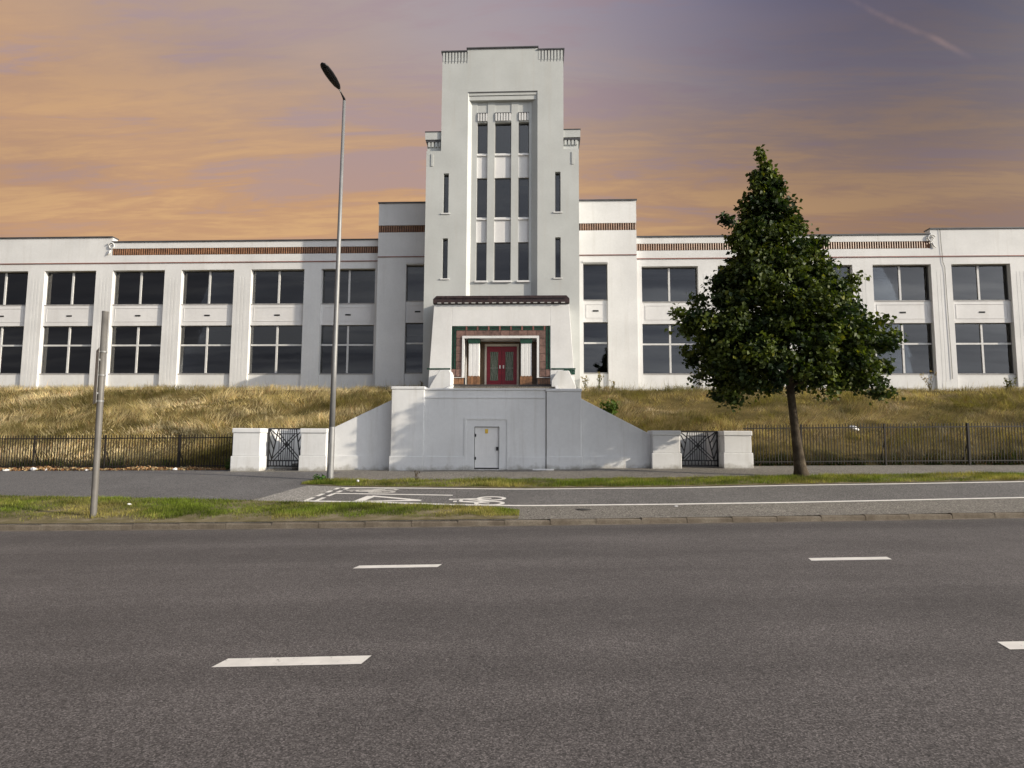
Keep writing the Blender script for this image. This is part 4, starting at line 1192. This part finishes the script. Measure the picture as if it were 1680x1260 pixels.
# ================================================================ grass
def field(x, y, seed, sc_):
    r = np.random.default_rng(seed); f = np.zeros_like(x)
    for k in range(9):
        a = r.uniform(0, 2 * math.pi); wv = sc_ * r.uniform(.5, 2.2)
        f += np.sin(x * math.cos(a) * wv + y * math.sin(a) * wv + r.uniform(0, 6.28)) / (1 + .35 * k)
    return f / 2.4
def blades(X, Y, Z, length, width, lean, az, tints, rnd, bend=.9, segs=3):
    """bent tapering blades; lean from the vertical grows along the blade"""
    n = len(X)
    d = np.stack([np.cos(az), np.sin(az), np.zeros(n)], 1); sd = np.stack([-np.sin(az + rnd.normal(size=n) * .6), np.cos(az), np.zeros(n)], 1)
    sd = unit(sd)
    P = np.stack([X, Y, Z], 1); V = []
    cur = P.copy(); an = lean * .35
    for k in range(segs + 1):
        w_ = width * (1 - (k / segs) ** 1.6 * .92)
        V.append(cur - sd * w_[:, None] * .5); V.append(cur + sd * w_[:, None] * .5)
        stp = length / segs
        cur = cur + d * (np.sin(an) * stp)[:, None] + np.array([0, 0, 1]) * (np.cos(an) * stp)[:, None]
        an = an + lean * bend / segs
    V = np.stack(V, 1).reshape(-1, 3)
    i = np.arange(n)[:, None] * (2 * (segs + 1))
    F = np.concatenate([i + np.array([[2 * k, 2 * k + 1, 2 * k + 3, 2 * k + 2]]) for k in range(segs)])
    return V, F, np.repeat(tints, 2 * (segs + 1), 0)
rg = np.random.default_rng(5)
# long dry grass on the bank
N = 235000
X = np.where(rg.random(N) < .86, rg.uniform(-31, 27, N), rg.uniform(-46, 42, N)); Y = 21.45 + (35.5 - 21.45) * rg.random(N) ** 1.25
tuf = field(X, Y, 3, 2.6) * .5 + field(X, Y, 4, 7.0) * .5
ok = ~(((X > -9.4) & (X < 6.0) & (Y < 22.3)) | ((X > -4.6) & (X < 1.0) & (Y < 31.2)) | ((X > -6.4) & (X < 2.3) & (Y > 30.3)))
ok &= rg.random(N) < np.clip(.72 + .5 * tuf, .25, 1)
ok &= ~((X > -7.6) & (X < 4.4) & (Y < 22.6) & (rg.random(N) < .5))
X, Y, tuf = X[ok], Y[ok], tuf[ok]; n = len(X)
Z = bank_z(X, Y) - .02
green = np.clip(field(X, Y, 8, .55) * .8 + field(X, Y, 9, 1.9) * .5 + np.where(X > 2, .20, -.24) + np.clip((24.2 - Y) / 2.6, 0, 1) * np.where(X > 2, .75, .55) + np.where((X > -8.5) & (X < -4.5) & (Y > 22) & (Y < 31), .25, 0), -1, 1)  # greener growth; extra olive left of the podium paints in tree shade
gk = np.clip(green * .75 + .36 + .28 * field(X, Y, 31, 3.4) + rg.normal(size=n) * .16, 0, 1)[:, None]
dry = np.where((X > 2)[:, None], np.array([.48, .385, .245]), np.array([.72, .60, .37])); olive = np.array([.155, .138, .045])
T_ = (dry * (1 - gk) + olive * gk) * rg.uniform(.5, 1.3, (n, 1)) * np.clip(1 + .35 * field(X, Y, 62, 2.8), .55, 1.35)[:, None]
br = (rg.random(n) < .10)[:, None]; T_ = np.where(br, T_ * np.array([.75, .55, .5]), T_)
az = 2.6 * field(X, Y, 12, .55) + 1.9 * field(X, Y, 13, 2.6) - .9 + rg.normal(size=n) * .55
lean = np.clip(1.42 + .35 * field(X, Y, 14, 1.6) + rg.normal(size=n) * .22, .3, 1.95)
top_edge = Y > 32.0
lean = np.where(top_edge, lean * .7, lean)
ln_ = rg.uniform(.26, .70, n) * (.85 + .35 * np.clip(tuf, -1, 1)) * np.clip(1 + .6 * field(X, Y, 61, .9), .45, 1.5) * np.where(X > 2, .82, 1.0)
ln_ = np.where((X > -9.6) & (X < 6.2) & (Y < 23.2), ln_ * .6, ln_)
ln_ = np.where((Y > 31.8), np.minimum(ln_, .42), ln_)
wisp = (Y > 32.2) & (rg.random(n) < .03); ln_ = np.where(wisp, rg.uniform(.4, .8, n), ln_); lean = np.where(wisp, rg.uniform(.1, .7, n), lean)
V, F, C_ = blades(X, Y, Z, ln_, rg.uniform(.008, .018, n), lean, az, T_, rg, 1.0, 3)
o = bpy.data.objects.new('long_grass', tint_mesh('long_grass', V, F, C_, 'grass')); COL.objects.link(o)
stuff(o, 'long dry golden grass lying over the bank below the building', 'grass')
# short green verge grass
def short_grass(name, n0, xa, xb, fa, fb, label, hmin, hmax, edge):
    X = rg.uniform(xa, xb, n0); u = rg.random(n0)
    A = np.array([fa(float(x)) for x in X]); Bq = np.array([fb(float(x)) for x in X]); Y = A + (Bq - A) * u
    dens = field(X, Y, 21, 2.2) * .5 + field(X, Y, 22, 6.5) * .35
    bare = np.clip((u - .0) / edge, 0, 1) if edge else np.ones(n0)
    rag = .10 * field(X, Y * 0, 41, 5.0) + .06 * field(X, Y * 0, 42, 14.0)
    bare = np.clip((u - .06 - rag * (1 if edge else .4)) / (edge or .05), 0, 1)
    k = rg.random(n0) < np.clip(.80 + .7 * dens, .08, 1) * np.clip(bare * 1.2, .0, 1) ** 1.2 * np.clip((1 - u) / .04, .3, 1)
    X, Y, dens, u = X[k], Y[k], dens[k], u[k]; n = len(X)
    Z = ground_z(X, Y) + .008
    dr = np.clip(.22 + .6 * field(X, Y, 23, 1.3) + .35 * field(X, Y, 24, 5.0) + rg.normal(size=n) * .25 + (.35 * (1 - np.clip(u / .3, 0, 1)) if edge else 0), 0, 1)[:, None]
    T_ = (np.array([.125, .170, .020]) * (1 - dr) + np.array([.31, .27, .09]) * dr) * rg.uniform(.45, 1.35, (n, 1)) * np.clip(1 + .45 * field(X, Y, 27, 4.0), .5, 1.3)[:, None]
    h = rg.uniform(hmin, hmax, n) * (1 + .8 * np.clip(dens, -1, 1))
    V, F, C_ = blades(X, Y, Z, h, rg.uniform(.005, .011, n), np.clip(.7 + rg.normal(size=n) * .4, .05, 1.5), rg.uniform(0, 6.28, n), T_, rg, 1.0, 2)
    o = bpy.data.objects.new(name, tint_mesh(name, V, F, C_, 'grass')); COL.objects.link(o); stuff(o, label, 'grass')
short_grass('verge_grass', 95000, -17, -.42, lambda x: float(kerb_y(x)) + .30, verge_back, 'short green grass on the verge round the sign post', .03, .085, .28)
short_grass('strip_grass', 85000, -6.5, 19, strip_front, strip_back, 'short green grass on the strip under the street tree', .035, .10, 0)

# rank green growth along the foot of the railings
n0 = 9000
X = np.concatenate([rg.uniform(-22, -10.5, n0 // 2), rg.uniform(7.0, 19, n0 // 2)]); Y = 21.18 + np.abs(rg.normal(size=len(X))) * .22
k = rg.random(len(X)) < np.clip(.45 + .9 * field(X, Y * 0, 51, 2.5) + .5 * field(X, Y * 0, 52, 7.0), .02, 1)
X, Y = X[k], Y[k]; n = len(X); Z = bank_z(X, Y) - .01
T_ = np.where((rg.random(n) < .25)[:, None], np.array([.16, .10, .045]), np.array([.045, .068, .016])) * rg.uniform(.6, 1.4, (n, 1))
V, F, C_ = blades(X, Y, Z, rg.uniform(.12, .42, n) * np.clip(1 + .5 * field(X, Y * 0, 53, 3.0), .4, 1.6), rg.uniform(.015, .04, n), np.clip(.8 + rg.normal(size=n) * .4, .1, 1.6), rg.uniform(0, 6.28, n), T_, rg, 1.0, 3)
o = bpy.data.objects.new('railing_weeds', tint_mesh('railing_weeds', V, F, C_, 'grass')); COL.objects.link(o)
stuff(o, 'dark green weeds growing along the foot of the railings', 'weeds')

# ================================================================ weeds and shrubs
def weed(name, x, y, h, n_stem, spread, leaf, tint, label, cat, group=None, per=26, flower=None):
    z = float(bank_z(x, y)) if y > 21.3 else float(ground_z(x, y))
    r = empty(name, (x, y, z - .02)); tag(r, label, cat, group)
    rw = np.random.default_rng(abs(int(x * 131 + y * 17)) + 3)
    st = MB(); pts = []; fl_ = []
    for k in range(n_stem):
        q = rw.uniform(0, 6.28); s_ = spread * rw.uniform(.2, 1); hh = h * rw.uniform(.65, 1.05)
        p = [np.array([math.cos(q) * s_ * t ** 1.4 + .03 * rw.normal(), math.sin(q) * s_ * t ** 1.4, hh * t]) for t in (0, .35, .7, 1)]
        st.tube([tuple(a) for a in p], [.010, .008, .006, .003], 5, False)
        for u in rw.uniform(.15, 1, per):
            i = min(2, int(u * 3)); f_ = u * 3 - i
            pts.append(p[i] * (1 - f_) + p[i + 1] * f_ + rw.normal(size=3) * leaf * .55)
        fl_ += [p[3] + rw.normal(size=3) * .04 for _ in range(10)]
    st.build('stem', 'bark', r)
    pts = np.array(pts)
    V, F, T_ = leaves_at(pts, leaf, rw, np.array(tint)[None] * rw.uniform(.6, 1.4, (len(pts), 1)), .1)
    o = bpy.data.objects.new('foliage', tint_mesh('foliage', V, F, T_, 'plant')); COL.objects.link(o); o.parent = r
    if flower:
        pts = np.array(fl_)
        V, F, T_ = leaves_at(pts, .05, rw, np.array(flower)[None] * rw.uniform(.7, 1.3, (len(pts), 1)), -.3)
        o = bpy.data.objects.new('flower_head', tint_mesh('flower_head', V, F, T_, 'plant')); COL.objects.link(o); o.parent = r
gr_ = (.075, .125, .02); dk = (.035, .065, .014); dry_ = (.22, .17, .07)
weed('shrub', 2.75, 24.3, .95, 16, .42, .11, gr_, 'bright green leafy shrub on the bank right of the podium', 'shrub', None, 34)
weed('shrub', -5.6, 25.6, .55, 14, .9, .09, dk, 'dark low shrub in shade on the bank left of the podium', 'shrub', None, 30)
GW = 'tall weeds along the building foot'
weed('weed', 2.45, 32.6, .75, 5, .16, .07, (.16, .14, .05), 'tall seeded weed beside the right porch wall, leftmost of its row', 'weed', GW, 18, (.30, .22, .08))
weed('weed', 3.15, 32.5, .95, 6, .2, .07, (.14, .14, .045), 'tall seeded weed under the narrow window right of the tower', 'weed', GW, 18, (.30, .22, .08))
weed('weed', 3.9, 32.6, .6, 5, .2, .06, (.15, .13, .05), 'shorter seeded weed under the right block, rightmost of three', 'weed', GW, 16, (.26, .2, .08))
weed('weed', 20.4, 32.7, 1.0, 8, .5, .05, dry_, 'straw-coloured weed clump before the window right of the tree', 'weed', GW, 20, (.33, .24, .10))
weed('weed', 24.3, 32.6, .75, 9, .45, .09, (.12, .12, .035), 'leafy weed under the far right ground-floor window', 'weed', GW, 16)
weed('weed', -6.35, 32.4, .5, 5, .25, .06, dry_, 'dry weed at the foot of the wall left of the porch', 'weed', GW, 16)
weed('weed', -3.45, 17.15, .32, 5, .14, .04, (.07, .05, .03), 'dead dark twiggy weed on the grass strip before the podium', 'weed', None, 6)
weed('weed', -6.15, 16.95, .22, 9, .25, .06, (.05, .11, .02), 'dark green weed tuft at the foot of the lamp post', 'weed', None, 16)
weed('weed', -10.75, 20.75, .4, 10, .3, .07, (.06, .10, .02), 'green weed tuft beside the leftmost gate pier', 'weed', None, 18)

# ================================================================ litter and leaves along the left railings
nl = 2800
X = rg.uniform(-20, -10.6, nl); Y = 20.72 + np.abs(rg.normal(size=nl)) * .2 - .02 * 0
Y = np.clip(Y, 20.62, 21.2); 
Zl = ground_z(X, Y) + rg.uniform(.01, .05, nl) + np.clip((Y - 20.7) * .28, 0, .12) * np.clip(.6 + field(X, Y * 0, 71, 2.0), 0, 1.4)
pal = np.array([[.26, .13, .055], [.33, .21, .10], [.16, .085, .045], [.36, .30, .17]])
V, F, T_ = leaves_at(np.stack([X, Y, Zl], 1), .075, rg, pal[rg.integers(0, 4, nl)] * rg.uniform(.7, 1.2, (nl, 1)), 0)
o = bpy.data.objects.new('leaf_litter', tint_mesh('leaf_litter', V, F, T_, 'litter_leaf')); COL.objects.link(o)
stuff(o, 'fallen brown leaves drifted along the foot of the left railings', 'leaves')
def scrap(name, x, y, size, flat, label, cat, group=None, mt='rag'):
    """crumpled sheet: irregular folded shell"""
    rs = np.random.default_rng(abs(int(x * 97 + y * 31)) + 1)
    z = (float(bank_z(x, y)) if y > 21.3 else float(ground_z(x, y)) + .012)
    vs = []; fs = []; nu, nv_ = 9, 6
    for j in range(nv_ + 1):
        t = math.pi * j / nv_
        for i in range(nu):
            q = 2 * math.pi * i / nu; r = rs.uniform(.62, 1.12)
            vs.append((math.sin(t) * math.cos(q) * size * r, math.sin(t) * math.sin(q) * size * .7 * r, (1 - math.cos(t)) * size * flat * rs.uniform(.6, 1.2)))
    for j in range(nv_):
        for i in range(nu): fs.append((j * nu + i, j * nu + (i + 1) % nu, (j + 1) * nu + (i + 1) % nu, (j + 1) * nu + i))
    o = MB().raw(vs, fs).build(name, mt); o.location = (x, y, z - .01); o.rotation_euler = (0, 0, rs.uniform(0, 6)); tag(o, label, cat, group)
    return o
b_ = scrap('plastic_bag', 12.0, 24.0, .24, .38, 'white plastic bag caught in the grass above the right railings', 'bag'); b_.location.z += .30; b_.rotation_euler = (0, .3, .2)
LG = 'scraps of litter by the left railings'
scrap('plastic_scrap', -17.7, 20.75, .17, .35, 'largest white plastic scrap by the left railings', 'litter', LG)
scrap('plastic_scrap', -17.25, 20.80, .09, .45, 'small white scrap just right of the largest one by the left railings', 'litter', LG)
scrap('plastic_scrap', -18.6, 20.65, .12, .3, 'pale crumpled scrap left of the largest one by the left railings', 'litter', LG)
scrap('paper_scrap', -15.75, 20.72, .10, .3, 'white paper scrap by the railings, just left of the sign post', 'litter', LG)
scrap('paper_scrap', -12.6, 20.74, .12, .35, 'pale paper scrap by the railings, nearest the gate pier', 'litter', LG)
scrap('paper_scrap', -9.25, 13.55, .05, .4, 'tiny white scrap on the verge grass beside the sign post', 'litter').location.z += .03
scrap('paper_scrap', -5.0, 16.75, .07, .4, 'white scrap on the grass strip just right of the lamp post', 'litter').location.z += .03
MB().box(-.34, .34, -.04, .04, 0, .05).build('timber_offcut', 'rag', None, .008, loc=(.12, 19.62, float(ground_z(.12, 19.62)) + .002))
tag(bpy.data.objects['timber_offcut'], 'white painted timber offcut lying at the podium foot', 'offcut')
cv = empty('access_cover', (.95, 13.28, float(ground_z(.95, 13.28)) + .002)); tag(cv, 'small dark iron access cover in the pavement edge', 'access cover')
cm = MB(); ring = [(.16 * math.cos(q), .12 * math.sin(q)) for q in [2 * math.pi * k / 20 for k in range(20)]]
cm.prism_z(ring, .001, .008); cm.build('lid', 'iron_cover', cv); MB().box(-.03, .03, -.008, .008, .008, .014).build('lifting_bar', 'iron_cover', cv)
scrap('paper_scrap', 2.98, 13.62, .07, .12, 'flat pale scrap on the white edge line of the cycle path', 'litter')
